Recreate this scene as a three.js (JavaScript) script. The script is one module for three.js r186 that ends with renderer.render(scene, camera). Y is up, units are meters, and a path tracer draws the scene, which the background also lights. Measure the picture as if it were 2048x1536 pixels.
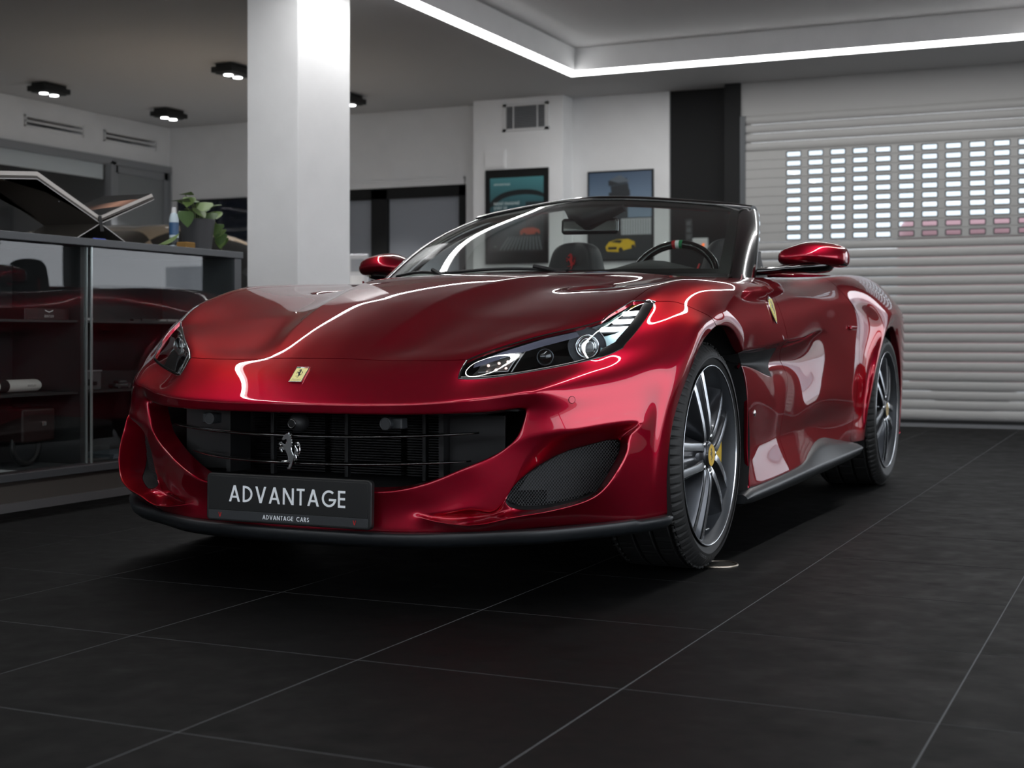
import * as THREE from 'three';
import { mergeGeometries, mergeVertices } from 'three/addons/utils/BufferGeometryUtils.js';
import { RectAreaLightUniformsLib } from 'three/addons/lights/RectAreaLightUniformsLib.js';
import { RoundedBoxGeometry } from 'three/addons/geometries/RoundedBoxGeometry.js';
import { FontLoader } from 'three/addons/loaders/FontLoader.js';
import { TextGeometry } from 'three/addons/geometries/TextGeometry.js';
RectAreaLightUniformsLib.init();

const scene = new THREE.Scene();
// world axes follow the showroom's floor tiles; the car's front axle stands over the origin
const camera = new THREE.PerspectiveCamera(2 * Math.atan(768 / 2849.36) * 180 / Math.PI, 2048 / 1536, 0.05, 200);
camera.position.set(2.1347, 0.6972, 4.1502);
camera.rotation.set(0, 0.42877, 0);
camera.setViewOffset(2048, 1536, 0, 95.5, 2048, 1536);          // a level camera with its lens shifted
camera.focus = 4.05; camera.userData.fStop = 4.5;                     // the far wall is a little out of focus
const renderer = new THREE.WebGLRenderer({ antialias: true });
renderer.toneMapping = THREE.LinearToneMapping;
renderer.toneMappingExposure = 1.34;
renderer.shadowMap.enabled = true;
// overcast daylight through the shop windows
scene.background = new THREE.Color().setRGB(1.0, 1.06, 1.14);
scene.backgroundIntensity = 2.3;
const R_ = {};
// ---------------------------------------------------------------- helpers
let seed = 7; const rnd = () => { seed = (seed * 16807) % 2147483647; return seed / 2147483647; };
const used = new Map();
const numbered = n => { const k = used.get(n) || 0; used.set(n, k + 1); return k ? n + '_' + String(k).padStart(3, '0') : n; };
const v3 = (x, y, z) => new THREE.Vector3(x, y, z);
function part(name, geo, mat, parent) { const m = new THREE.Mesh(geo, mat); m.name = name; m.castShadow = m.receiveShadow = true; parent.add(m); return m; }
function group(name, parent) { const g = new THREE.Group(); g.name = name; parent.add(g); return g; }
function thing(name, label, category, pos = [0, 0, 0], turn = 0, grp) { const o = new THREE.Group(); o.name = numbered(name); o.position.set(...pos); o.rotation.y = turn; o.userData = { label, category }; if (grp) o.userData.group = grp; scene.add(o); return o; }
function single(name, geo, mat, label, category, pos = [0, 0, 0], turn = 0, grp) { const m = part(numbered(name), geo, mat, scene); m.position.set(...pos); m.rotation.y = turn; m.userData = { label, category }; if (grp) m.userData.group = grp; return m; }
function struct(name, geo, mat) { const m = part(name, geo, mat, scene); m.userData = { kind: 'structure' }; return m; }
const merged = list => mergeGeometries(list.map(g => { const q = g.index ? g.toNonIndexed() : g; for (const k of Object.keys(q.attributes)) if (!['position', 'normal', 'uv'].includes(k)) q.deleteAttribute(k); if (!q.attributes.uv) q.setAttribute('uv', new THREE.Float32BufferAttribute(new Float32Array(q.attributes.position.count * 2), 2)); return q; }));
// box from corner to corner with uv in metres and slightly eased edges
function bx(x0, y0, z0, x1, y1, z1, r = 0) {
  const w = x1 - x0, h = y1 - y0, d = z1 - z0, g = r > 0 ? new RoundedBoxGeometry(w, h, d, 2, Math.min(r, w / 2.01, h / 2.01, d / 2.01)) : new THREE.BoxGeometry(w, h, d);
  g.translate((x0 + x1) / 2, (y0 + y1) / 2, (z0 + z1) / 2); return boxUV(g);
}
function boxUV(g) {
  const p = g.attributes.position, n = g.attributes.normal, uv = new Float32Array(p.count * 2);
  for (let i = 0; i < p.count; i++) { const ax = Math.abs(n.getX(i)), ay = Math.abs(n.getY(i)), az = Math.abs(n.getZ(i)); const a = ay >= ax && ay >= az ? [p.getX(i), p.getZ(i)] : ax >= az ? [p.getZ(i), p.getY(i)] : [p.getX(i), p.getY(i)]; uv[i * 2] = a[0]; uv[i * 2 + 1] = a[1]; }
  g.setAttribute('uv', new THREE.BufferAttribute(uv, 2)); return g;
}
// a smooth sheet through rows of points; closed joins each row's ends
function sheet(rows, closed = false, flip = false) {
  const pos = [], uv = [], idx = [], n = rows[0].length, m = rows.length;
  rows.forEach((r, j) => { for (let i = 0; i < n + (closed ? 1 : 0); i++) { pos.push(...r[i % n]); uv.push(i / n, j / (m - 1 || 1)); } });
  const w = n + (closed ? 1 : 0);
  for (let j = 0; j + 1 < m; j++) for (let i = 0; i + 1 < w; i++) { const a = j * w + i, b = a + 1, c = a + w, d = c + 1; if (flip) idx.push(a, b, c, b, d, c); else idx.push(a, c, b, b, c, d); }
  const g = new THREE.BufferGeometry(); g.setAttribute('position', new THREE.Float32BufferAttribute(pos, 3)); g.setAttribute('uv', new THREE.Float32BufferAttribute(uv, 2)); g.setIndex(idx); g.computeVertexNormals();
  if (closed) { const q = g.attributes.normal; for (let j = 0; j < m; j++) { const a = j * w, b = a + n, s = v3(q.getX(a) + q.getX(b), q.getY(a) + q.getY(b), q.getZ(a) + q.getZ(b)).normalize(); q.setXYZ(a, s.x, s.y, s.z); q.setXYZ(b, s.x, s.y, s.z); } }
  return g;
}
function cap(ring, flip = false) { const c = [0, 1, 2].map(k => ring.reduce((s, p) => s + p[k], 0) / ring.length), pos = [...c], idx = []; ring.forEach(p => pos.push(...p)); for (let i = 0; i < ring.length; i++) { const a = 1 + i, b = 1 + (i + 1) % ring.length; if (flip) idx.push(0, b, a); else idx.push(0, a, b); } const g = new THREE.BufferGeometry(); g.setAttribute('position', new THREE.Float32BufferAttribute(pos, 3)); g.setIndex(idx); const q = g.toNonIndexed(); q.computeVertexNormals(); return q; }
function loft(rows, flip = false) { return merged([sheet(rows, true, flip), cap(rows[0], !flip), cap(rows[rows.length - 1], flip)]); }
const spl = (pts, n, closed = false) => new THREE.CatmullRomCurve3(pts.map(p => v3(...p)), closed, 'centripetal').getSpacedPoints(n).map(p => [p.x, p.y, p.z]);
function tube(pts, r, seg = 40, rad = 8, closed = false) { return new THREE.TubeGeometry(new THREE.CatmullRomCurve3(pts.map(p => v3(...p)), closed, 'centripetal'), seg, r, rad, closed); }
function mirrorX(g) { const q = g.clone(); q.scale(-1, 1, 1); if (q.index) { const a = q.index.array; for (let i = 0; i < a.length; i += 3) { const t = a[i]; a[i] = a[i + 1]; a[i + 1] = t; } } else { for (const k in q.attributes) { const at = q.attributes[k], s = at.itemSize; for (let i = 0; i < at.count; i += 3) for (let c = 0; c < s; c++) { const t = at.array[i * s + c]; at.array[i * s + c] = at.array[(i + 1) * s + c]; at.array[(i + 1) * s + c] = t; } } } return q; }
const poly = pts => { const s = new THREE.Shape(); pts.forEach((p, i) => (i ? s.lineTo(p[0], p[1]) : s.moveTo(p[0], p[1]))); return s; };
function extrude(shape, depth, bevel = 0, seg = 2) { return new THREE.ExtrudeGeometry(shape, { depth, bevelEnabled: bevel > 0, bevelSize: bevel, bevelThickness: bevel, bevelSegments: seg, curveSegments: 14 }); }
// noise textures
function noiseTexture(size, fn, srgb, rep = 1) {
  const d = new Uint8Array(size * size * 4);
  for (let y = 0; y < size; y++) for (let x = 0; x < size; x++) { const c = fn(x / size, y / size), o = (y * size + x) * 4; d[o] = c[0]; d[o + 1] = c[1]; d[o + 2] = c[2]; d[o + 3] = 255; }
  const t = new THREE.DataTexture(d, size, size); t.wrapS = t.wrapT = THREE.RepeatWrapping; t.magFilter = THREE.LinearFilter; t.minFilter = THREE.LinearMipmapLinearFilter; t.generateMipmaps = true; if (srgb) t.colorSpace = THREE.SRGBColorSpace; t.repeat.set(rep, rep); t.needsUpdate = true; return t;
}
function tileNoise(period, oct, sd) {               // value noise that repeats over 0..1
  const h = (x, y, o) => { let n = (x * 374761393 + y * 668265263 + o * 974711 + sd * 31337) | 0; n = Math.imul(n ^ (n >>> 13), 1274126177); return ((n ^ (n >>> 16)) >>> 0) / 4294967296; };
  return (u, v, su = 1, sv = 1) => { let s = 0, a = .5, p = period, t = 0; for (let o = 0; o < oct; o++) { const X = u * p * su, Y = v * p * sv, x0 = Math.floor(X), y0 = Math.floor(Y), fx = X - x0, fy = Y - y0, sx = fx * fx * (3 - 2 * fx), sy = fy * fy * (3 - 2 * fy), pu = p * su, pv = p * sv, m = (q, r) => ((q % r) + r) % r; const a0 = h(m(x0, pu), m(y0, pv), o), a1 = h(m(x0 + 1, pu), m(y0, pv), o), b0 = h(m(x0, pu), m(y0 + 1, pv), o), b1 = h(m(x0 + 1, pu), m(y0 + 1, pv), o); s += a * (a0 + (a1 - a0) * sx + (b0 - a0) * sy + (a0 - a1 - b0 + b1) * sx * sy); t += a; a *= .5; p *= 2; } return s / t; };
}
function canvasTexture(w, h, draw) { const c = document.createElement('canvas'); c.width = w; c.height = h; const x = c.getContext('2d'); draw(x, w, h); const t = new THREE.CanvasTexture(c); t.colorSpace = THREE.SRGBColorSpace; t.anisotropy = 8; return t; }
const std = o => new THREE.MeshStandardMaterial(o), phy = o => new THREE.MeshPhysicalMaterial(o);
// the rearing horse emblem, in a box about 1 high (y up), facing left
const HORSE = [[-.02, .50], [-.10, .47], [-.17, .40], [-.225, .335], [-.215, .305], [-.17, .305], [-.12, .335], [-.075, .34], [-.07, .27], [-.10, .20], [-.135, .155], [-.20, .185], [-.27, .235], [-.325, .215], [-.335, .165], [-.30, .165], [-.275, .19], [-.21, .145], [-.165, .105], [-.235, .095], [-.30, .10], [-.325, .06], [-.285, .00], [-.245, -.045], [-.225, -.02], [-.265, .045], [-.21, .055], [-.13, .03], [-.085, -.03], [-.055, -.10], [-.03, -.17], [-.02, -.235], [-.075, -.285], [-.15, -.295], [-.235, -.285], [-.245, -.315], [-.19, -.33], [-.09, -.325], [-.01, -.305], [.03, -.28], [.05, -.315], [.02, -.385], [-.01, -.455], [-.05, -.475], [-.045, -.50], [.02, -.495], [.045, -.46], [.075, -.38], [.105, -.30], [.135, -.235], [.165, -.18], [.20, -.20], [.215, -.245], [.235, -.19], [.225, -.13], [.205, -.10], [.245, -.06], [.265, .00], [.255, .07], [.22, .115], [.195, .165], [.21, .215], [.235, .26], [.24, .20], [.27, .235], [.275, .17], [.30, .15], [.30, .085], [.305, .01], [.295, -.07], [.25, -.13], [.19, -.145], [.145, -.11], [.105, -.04], [.075, .03], [.065, .10], [.105, .15], [.075, .165], [.11, .225], [.075, .23], [.10, .30], [.06, .30], [.085, .365], [.045, .36], [.06, .42], [.02, .42], [.03, .465], [-.005, .455]];
// ---------------------------------------------------------------- subdivision surfaces
// A cage of named quads (left half, mirrored) whose smooth limit surface passes through its points.
class Cage {
  constructor() { this.v = []; this.f = []; this.p = []; this.cr = new Map(); }
  V(x, y, z) { this.v.push([x, y, z]); return this.v.length - 1; }
  row(a) { return a.map(q => (typeof q === 'number' ? q : this.V(...q))); }
  F(panel, ...ids) { this.f.push(ids); this.p.push(panel); }
  strip(panel, a, b) { for (let i = 0; i + 1 < a.length; i++) this.F(panel, a[i], a[i + 1], b[i + 1], b[i]); }
  crease(s, ...ids) { for (let i = 0; i + 1 < ids.length; i++) this.cr.set(ek(ids[i], ids[i + 1]), s); }
}
const ek = (a, b) => (a < b ? a * 4194304 + b : b * 4194304 + a);
function mirrorCage(c) {
  const n = c.v.length, map = c.v.map((p, i) => (Math.abs(p[0]) < 1e-6 ? i : -1));
  const v = c.v.map(p => p.slice());
  for (let i = 0; i < n; i++) if (map[i] < 0) { map[i] = v.length; v.push([-c.v[i][0], c.v[i][1], c.v[i][2]]); }
  const f = c.f.map(a => a.slice()), p = c.p.map(s => s + '|L');
  c.f.forEach((a, k) => { f.push(a.map(i => map[i]).reverse()); p.push(c.p[k] + '|R'); });
  const cr = new Map(c.cr);
  for (const [k, s] of c.cr) { const a = Math.floor(k / 4194304), b = k % 4194304; cr.set(ek(map[a], map[b]), s); }
  return { v, f, p, cr };
}
function orient(m) {                                  // the same winding everywhere
  const byEdge = new Map();
  m.f.forEach((a, k) => a.forEach((q, i) => { const e = ek(q, a[(i + 1) % a.length]); if (!byEdge.has(e)) byEdge.set(e, []); byEdge.get(e).push(k); }));
  const seen = new Uint8Array(m.f.length);
  for (let s = 0; s < m.f.length; s++) {
    if (seen[s]) continue; seen[s] = 1; const st = [s];
    while (st.length) {
      const k = st.pop(), a = m.f[k];
      for (let i = 0; i < a.length; i++) {
        const p = a[i], q = a[(i + 1) % a.length];
        for (const j of byEdge.get(ek(p, q))) if (!seen[j]) {
          const b = m.f[j], at = b.indexOf(p);
          if (b[(at + 1) % b.length] === q) b.reverse();
          seen[j] = 1; st.push(j);
        }
      }
    }
  }
}
function topo(m) {
  const E = new Map(); const vf = m.v.map(() => []), ve = m.v.map(() => []);
  m.f.forEach((a, k) => { for (let i = 0; i < a.length; i++) { const p = a[i], q = a[(i + 1) % a.length], e = ek(p, q); vf[p].push(k); let o = E.get(e); if (!o) { E.set(e, o = { a: p, b: q, f: [], s: m.cr.get(e) || 0 }); ve[p].push(o); ve[q].push(o); } o.f.push(k); } });
  for (const o of E.values()) if (o.f.length === 1) o.s = 99;
  return { E, vf, ve };
}
const mix3 = (a, b, t) => [a[0] + (b[0] - a[0]) * t, a[1] + (b[1] - a[1]) * t, a[2] + (b[2] - a[2]) * t];
function ccStep(m) {
  const { E, vf, ve } = topo(m), nv = [], fp = m.f.map(a => { const c = [0, 0, 0]; for (const i of a) for (let k = 0; k < 3; k++) c[k] += m.v[i][k] / a.length; return c; });
  m.v.forEach((p, i) => {
    const n = vf[i].length, ce = ve[i].filter(e => e.s > 0);
    const smooth = () => { const ne = ve[i].length, r = [0, 0, 0]; for (let k = 0; k < 3; k++) { let F = 0, R = 0; for (const f of vf[i]) F += fp[f][k] / n; for (const e of ve[i]) R += (m.v[e.a][k] + m.v[e.b][k]) / 2 / ne; r[k] = (F + 2 * R + (n - 3) * p[k]) / n; } return r; };
    let q;
    if (ce.length < 2) q = smooth();
    else if (ce.length === 2) {
      const o0 = ce[0].a === i ? ce[0].b : ce[0].a, o1 = ce[1].a === i ? ce[1].b : ce[1].a;
      const c = [0, 1, 2].map(k => 0.75 * p[k] + 0.125 * (m.v[o0][k] + m.v[o1][k])), s = Math.min(ce[0].s, ce[1].s);
      q = s >= 1 ? c : mix3(smooth(), c, s);
    } else { const s = Math.min(...ce.map(e => e.s)); q = s >= 1 ? p.slice() : mix3(smooth(), p, s); }
    nv.push(q);
  });
  const base = nv.length; fp.forEach(c => nv.push(c));
  const eid = new Map(), cr = new Map();
  for (const [k, e] of E) {
    const mid = mix3(m.v[e.a], m.v[e.b], 0.5); let q = mid;
    if (e.f.length === 2 && e.s < 1) { const s = [0, 1, 2].map(c => (m.v[e.a][c] + m.v[e.b][c] + fp[e.f[0]][c] + fp[e.f[1]][c]) / 4); q = mix3(s, mid, e.s); }
    const id = nv.length; nv.push(q); eid.set(k, id);
    if (e.s > 0 && e.f.length > 1 && e.s - 1 > 0) { cr.set(ek(e.a, id), e.s - 1); cr.set(ek(id, e.b), e.s - 1); }
  }
  const f = [], p = [];
  m.f.forEach((a, k) => { for (let i = 0; i < a.length; i++) { const v = a[i], nx = a[(i + 1) % a.length], pv = a[(i + a.length - 1) % a.length]; f.push([v, eid.get(ek(v, nx)), base + k, eid.get(ek(pv, v))]); p.push(m.p[k]); } });
  return { v: nv, f, p, cr };
}
function subdivide(cage, levels, fit = 6, mirror = true) {
  const m0 = mirror ? mirrorCage(cage) : { v: cage.v.map(p => p.slice()), f: cage.f.map(a => a.slice()), p: cage.p.map(s => s + '|L'), cr: new Map(cage.cr) };
  orient(m0);
  const want = m0.v.map(p => p.slice());
  for (let it = 0; it < fit; it++) {                  // move the cage until the smooth surface meets the points
    let m = ccStep(ccStep(m0));
    for (let i = 0; i < want.length; i++) for (let k = 0; k < 3; k++) m0.v[i][k] += 0.8 * (want[i][k] - m.v[i][k]);
  }
  let m = m0; for (let i = 0; i < levels; i++) m = ccStep(m);
  return m;
}
function vertexNormals(m) {
  const N = m.v.map(() => [0, 0, 0]);
  for (const a of m.f) {
    const [p, q, r, s] = a.map(i => m.v[i]), u = [r[0] - p[0], r[1] - p[1], r[2] - p[2]], w = [s[0] - q[0], s[1] - q[1], s[2] - q[2]];
    const n = [u[1] * w[2] - u[2] * w[1], u[2] * w[0] - u[0] * w[2], u[0] * w[1] - u[1] * w[0]];
    for (const i of a) for (let k = 0; k < 3; k++) N[i][k] += n[k];
  }
  for (const n of N) { const l = Math.hypot(...n) || 1; n[0] /= l; n[1] /= l; n[2] /= l; }
  return N;
}
// one panel of a subdivided skin: its rim is drawn back by half the shut line and folded inwards
function panelGeometry(m, N, keep, gap = 0.0016, fold = 0.014, flip = 1) {
  const idx = new Map(), pos = [], nor = [], tri = [], faces = [];
  const get = i => { let j = idx.get(i); if (j === undefined) { idx.set(i, j = pos.length / 3); pos.push(...m.v[i]); nor.push(N[i][0] * flip, N[i][1] * flip, N[i][2] * flip); } return j; };
  const edges = new Map(), pull = new Map();
  m.f.forEach((a, k) => { if (!keep(m.p[k])) return; faces.push(a); for (let i = 0; i < 4; i++) { const e = ek(a[i], a[(i + 1) % 4]); const o = edges.get(e); if (o) o.n++; else edges.set(e, { n: 1, a: a[i], b: a[(i + 1) % 4], f: a }); } });
  for (const a of faces) { const j = a.map(get); if (flip > 0) tri.push(j[0], j[1], j[2], j[0], j[2], j[3]); else tri.push(j[0], j[2], j[1], j[0], j[3], j[2]); }
  const rim = [...edges.values()].filter(e => e.n === 1 && !(Math.abs(m.v[e.a][0]) < 1e-6 && Math.abs(m.v[e.b][0]) < 1e-6 && false));
  for (const e of rim) {
    const c = [0, 1, 2].map(k => (m.v[e.f[0]][k] + m.v[e.f[1]][k] + m.v[e.f[2]][k] + m.v[e.f[3]][k]) / 4), A = m.v[e.a], B = m.v[e.b];
    const t = [B[0] - A[0], B[1] - A[1], B[2] - A[2]], tl = Math.hypot(...t) || 1, d = [0, 1, 2].map(k => c[k] - (A[k] + B[k]) / 2), dt = (d[0] * t[0] + d[1] * t[1] + d[2] * t[2]) / tl / tl;
    const w = [0, 1, 2].map(k => d[k] - dt * t[k]), wl = Math.hypot(...w) || 1;
    for (const i of [e.a, e.b]) { const o = pull.get(i) || [0, 0, 0]; for (let k = 0; k < 3; k++) o[k] += w[k] / wl; pull.set(i, o); }
  }
  for (const [i, w] of pull) { const l = Math.hypot(...w) || 1, j = idx.get(i); for (let k = 0; k < 3; k++) pos[j * 3 + k] += gap * w[k] / l; }
  for (const e of rim) {
    const q = [];
    for (const i of [e.a, e.b]) { const j = idx.get(i), w = pull.get(i), l = Math.hypot(...w) || 1, P = pos.slice(j * 3, j * 3 + 3), n = N[i]; q.push(pos.length / 3); pos.push(...P); nor.push(-w[0] / l, -w[1] / l, -w[2] / l); q.push(pos.length / 3); pos.push(P[0] - n[0] * flip * fold, P[1] - n[1] * flip * fold, P[2] - n[2] * flip * fold); nor.push(-w[0] / l, -w[1] / l, -w[2] / l); }
    if (flip > 0) tri.push(q[0], q[1], q[3], q[0], q[3], q[2]); else tri.push(q[0], q[3], q[1], q[0], q[2], q[3]);
  }
  const g = new THREE.BufferGeometry();
  g.setAttribute('position', new THREE.Float32BufferAttribute(pos, 3)); g.setAttribute('normal', new THREE.Float32BufferAttribute(nor, 3)); g.setIndex(tri);
  return g;
}
// ---------------------------------------------------------------- materials
const gNoise = tileNoise(8, 4, 3), hNoise = tileNoise(32, 3, 9);
const flake = noiseTexture(256, (u, v) => { const h = Math.abs(Math.sin((Math.floor(u * 256) * 12.9898 + Math.floor(v * 256) * 78.233)) * 43758.5453) % 1; const g = 225 + 30 * h; return [g, g, g]; }, false);
const M = {};
M.paint = phy({ name: 'red_paint', color: new THREE.Color().setRGB(.335, .004, .022), metalness: .86, roughness: .35, clearcoat: 1, clearcoatRoughness: .01, specularColor: new THREE.Color().setRGB(.16, .02, .03) });
M.gloss = phy({ name: 'gloss_black', color: 0x060606, roughness: .18, clearcoat: 1, clearcoatRoughness: .02 });
M.plastic = std({ name: 'black_plastic', color: 0x111214, roughness: .58 });
M.lipPlastic = std({ name: 'satin_lip', color: 0x16191c, roughness: .42 });
M.dark = std({ name: 'under_black', color: 0x101011, roughness: .9 });
M.rubber = std({ name: 'tyre_rubber', color: 0x161616, roughness: .62 });
M.letterRubber = std({ name: 'sidewall_letter', color: 0x2a2a2a, roughness: .7 });
M.wheelDark = phy({ name: 'anthracite_alloy', color: 0x45474b, metalness: .85, roughness: .32, clearcoat: .6, clearcoatRoughness: .08 });
M.wheelCut = std({ name: 'cut_alloy', color: 0xd5d8dc, metalness: 1, roughness: .2 });
M.barrel = std({ name: 'alloy_barrel', color: 0x3c3f43, metalness: .5, roughness: .5 });
M.disc = std({ name: 'brake_disc', color: 0x4a463f, metalness: .7, roughness: .45 });
M.yellow = phy({ name: 'caliper_yellow', color: 0xd9b310, roughness: .35, clearcoat: .8, clearcoatRoughness: .1 });
M.chrome = std({ name: 'chrome', color: 0xe8e9ea, metalness: 1, roughness: .08 });
M.satinMetal = std({ name: 'satin_metal', color: 0xa9abad, metalness: 1, roughness: .3 });
M.glass = phy({ name: 'car_glass', color: 0xdfe8e4, transmission: 1, thickness: 0, roughness: 0, ior: 1.5 });
M.lens = phy({ name: 'headlight_lens', color: 0xf4f8fa, transmission: 1, thickness: 0, roughness: 0, ior: 1.5 });
M.crystal = phy({ name: 'projector_glass', color: 0xffffff, transmission: 1, thickness: .03, roughness: .02, ior: 1.5 });
M.led = std({ name: 'led_bar', color: 0xffffff, emissive: 0xf4f9ff, emissiveIntensity: 2.2 });
M.ledDot = std({ name: 'led_dot', color: 0xffe9df, emissive: 0xffe2d6, emissiveIntensity: .7 });
M.amber = std({ name: 'amber_strip', color: 0xb98a14, roughness: .3 });
M.frit = std({ name: 'black_frit', color: 0x050505, roughness: .35 });
M.leather = std({ name: 'black_leather', color: 0x0e0e10, roughness: .6 });
M.seatGrey = std({ name: 'grey_leather', color: 0x242528, roughness: .55 });
M.redTrim = std({ name: 'red_trim', color: 0xb41418, roughness: .5 });
M.white = std({ name: 'white_trim', color: 0xe8e8e8, roughness: .5 });
M.green = std({ name: 'green_trim', color: 0x14804a, roughness: .5 });
M.plate = std({ name: 'plate_black', color: 0x08090a, roughness: .38 });
M.plateFrame = std({ name: 'plate_frame', color: 0x0b0c0d, roughness: .45 });
M.plateBand = std({ name: 'plate_band', color: 0x25282b, roughness: .5 });
M.letter = std({ name: 'white_letter', color: 0xe9eef2, roughness: .5 });
// ---------------------------------------------------------------- the car's skin (car axes: x to its left, z forwards, front axle at 0)
function bodyCage() {
  const c = new Cage(), R = a => c.row(a);
  // hood, front edge to cowl, centre to side
  const H = [
    [[0, .636, .797], [.07, .636, .796], [.144, .6345, .790], [.22, .632, .785], [.30, .632, .776], [.38, .632, .763], [.453, .634, .746]],
    [[0, .690, .715], [.075, .690, .712], [.158, .685, .700], [.235, .662, .705], [.32, .660, .703], [.42, .661, .697], [.508, .664, .686]],
    [[0, .745, .600], [.085, .743, .597], [.176, .736, .592], [.26, .705, .600], [.36, .700, .602], [.48, .698, .602], [.591, .698, .600]],
    [[0, .790, .480], [.092, .788, .478], [.188, .780, .478], [.283, .747, .490], [.40, .737, .496], [.545, .731, .500], [.676, .725, .500]],
    [[0, .8145, .400], [.098, .812, .400], [.198, .804, .402], [.30, .770, .418], [.43, .758, .432], [.585, .750, .442], [.723, .745, .446]],
    [[0, .8465, .275], [.105, .844, .275], [.215, .836, .278], [.32, .802, .286], [.46, .793, .296], [.62, .795, .303], [.761, .799, .307]],
    [[0, .883, .080], [.125, .881, .080], [.257, .873, .090], [.37, .841, .092], [.50, .837, .090], [.635, .842, .090], [.757, .852, .090]],
    [[0, .906, -.130], [.15, .904, -.130], [.30, .895, -.120], [.415, .865, -.125], [.515, .855, -.130], [.64, .864, -.128], [.745, .8735, -.120]],
    [[0, .920, -.360], [.17, .918, -.362], [.335, .911, -.365], [.45, .895, -.380], [.545, .883, -.395], [.645, .885, -.410], [.737, .887, -.420]],
    [[0, .931, -.560], [.18, .930, -.570], [.355, .927, -.592], [.47, .919, -.620], [.56, .911, -.650], [.65, .905, -.680], [.727, .901, -.700]],
  ].map(R);
  for (let i = 0; i + 1 < H.length; i++) c.strip('hood', H[i], H[i + 1]);
  // nose
  const n1 = R([[0, .588, .862], [.08, .588, .860], [.155, .587, .855], [.235, .586, .846], [.31, .586, .834], [.385, .586, .817], [.453, .585, .795]]);
  const Q1 = R([[0, .518, .916], [.09, .518, .914], [.17, .518, .910], [.25, .519, .902], [.33, .521, .890], [.41, .525, .873], [.485, .532, .843], [.551, .540, .803], [.632, .553, .750], [.705, .566, .692], [.785, .584, .585], [.848, .602, .490], [.892, .600, .425]]);
  c.strip('bumper', H[0], n1); c.strip('bumper', n1, Q1.slice(0, 7));
  // headlight opening: lower edge from the inner tip round to the rear corner
  const T = n1[6], l = [T, ...R([[.526, .587, .734], [.622, .604, .669], [.714, .625, .593], [.760, .642, .527], [.793, .665, .474], [.812, .722, .387], [.810, .797, .252]])];
  const u = [H[0][6], H[1][6], H[2][6], H[3][6], H[4][6], H[5][6]];
  for (let i = 0; i < 3; i++) c.F('lens', u[i], l[i], l[i + 1], u[i + 1]);
  c.F('lens', u[3], l[3], l[4], u[4]); c.F('lens', u[4], l[4], l[5], l[6]); c.F('lens', u[4], l[6], l[7], u[5]);
  c.crease(1.2, u[0], l[0]); c.crease(1, l[0], l[1], l[2], l[3], l[4], l[5], l[6], l[7]); c.crease(.8, u[0], u[1], u[2], u[3], u[4], u[5], l[7]);
  // grille opening
  const U = R([[0, .491, .912], [.09, .491, .910], [.17, .491, .906], [.25, .491, .898], [.33, .492, .885], [.41, .494, .866], [.485, .497, .836], [.556, .502, .790], [.625, .511, .735]]);
  c.strip('bumper', Q1.slice(0, 9), U);
  const K = [U[8], ...R([[.606, .447, .742], [.579, .409, .756], [.532, .377, .782], [.476, .352, .812], [.41, .322, .838], [.34, .299, .866], [.27, .289, .888], [.14, .286, .906], [0, .285, .911]])];
  const Ui = R([[0, .485, .84], [.09, .485, .838], [.17, .485, .834], [.25, .485, .826], [.33, .486, .813], [.41, .488, .794], [.475, .490, .764], [.54, .494, .718], [.600, .500, .668]]);
  const Ki = [Ui[8], ...R([[.585, .444, .670], [.560, .409, .684], [.515, .380, .708], [.462, .355, .738], [.40, .326, .764], [.333, .304, .792], [.265, .294, .814], [.14, .291, .832], [0, .290, .837]])];
  c.strip('bumper', U, Ui); c.strip('bumper', K, Ki);
  c.crease(2.4, ...U); c.crease(2.6, ...K); c.crease(2, ...Q1.slice(0, 9)); c.crease(1.2, Q1[8], Q1[9]); c.crease(1.3, K[0], Q1[8]); c.crease(3, ...H.slice(0, 8).map(r => r[2])); c.crease(1.2, H[7][2], H[8][2]);
  // rays from the headlight to the wheel arch
  const t0 = [l[7], ...R([[.855, .795, .187], [.900, .774, .150], [.930, .751, .098], [.933, .7275, .055]])];
  const ray6 = [l[6], ...R([[.866, .737, .305], [.907, .732, .255], [.936, .722, .212], [.933, .685, .184]])];
  const ray5 = [l[5], ...R([[.856, .668, .405], [.900, .664, .352], [.933, .650, .312], [.930, .618, .276]])];
  c.strip('bumper', t0, ray6); c.strip('bumper', ray6, ray5);
  const r1 = R([[.922, .577, .382], [.905, .500, .424], [.894, .420, .446], [.886, .335, .454], [.879, .265, .447], [.872, .197, .428]]);
  const r0 = R([[.923, .554, .336], [.912, .480, .379], [.905, .410, .399], [.900, .336, .405], [.896, .270, .398], [.892, .207, .380]]);
  const Q1o = [Q1[11], Q1[12], r1[0], r0[0]];
  c.strip('bumper', ray5.slice(1), Q1o);
  c.F('bumper', l[4], l[5], ray5[1], Q1[11], Q1[10]);
  c.F('bumper', l[0], l[1], Q1[7], Q1[6]); c.F('bumper', l[1], l[2], Q1[8], Q1[7]); c.F('bumper', l[2], l[3], Q1[9], Q1[8]); c.F('bumper', l[3], l[4], Q1[10], Q1[9]);
  // middle row of the bumper's corner
  const Qm = [K[0], ...R([[.716, .505, .688], [.796, .518, .592], [.857, .528, .500], [.888, .525, .442]]), r1[1], r0[1]];
  c.strip('bumper', [Q1[8], Q1[9], Q1[10], Q1[11], Q1[12], r1[0], r0[0]], Qm);
  // side intake: outer rim, then the mouth
  const o = R([[.705, .443, .700], [.785, .458, .625], [.862, .466, .520], [.848, .436, .560], [.847, .396, .580], [.830, .338, .622], [.800, .289, .655], [.755, .261, .699], [.675, .240, .756], [.590, .224, .797]]);
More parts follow.
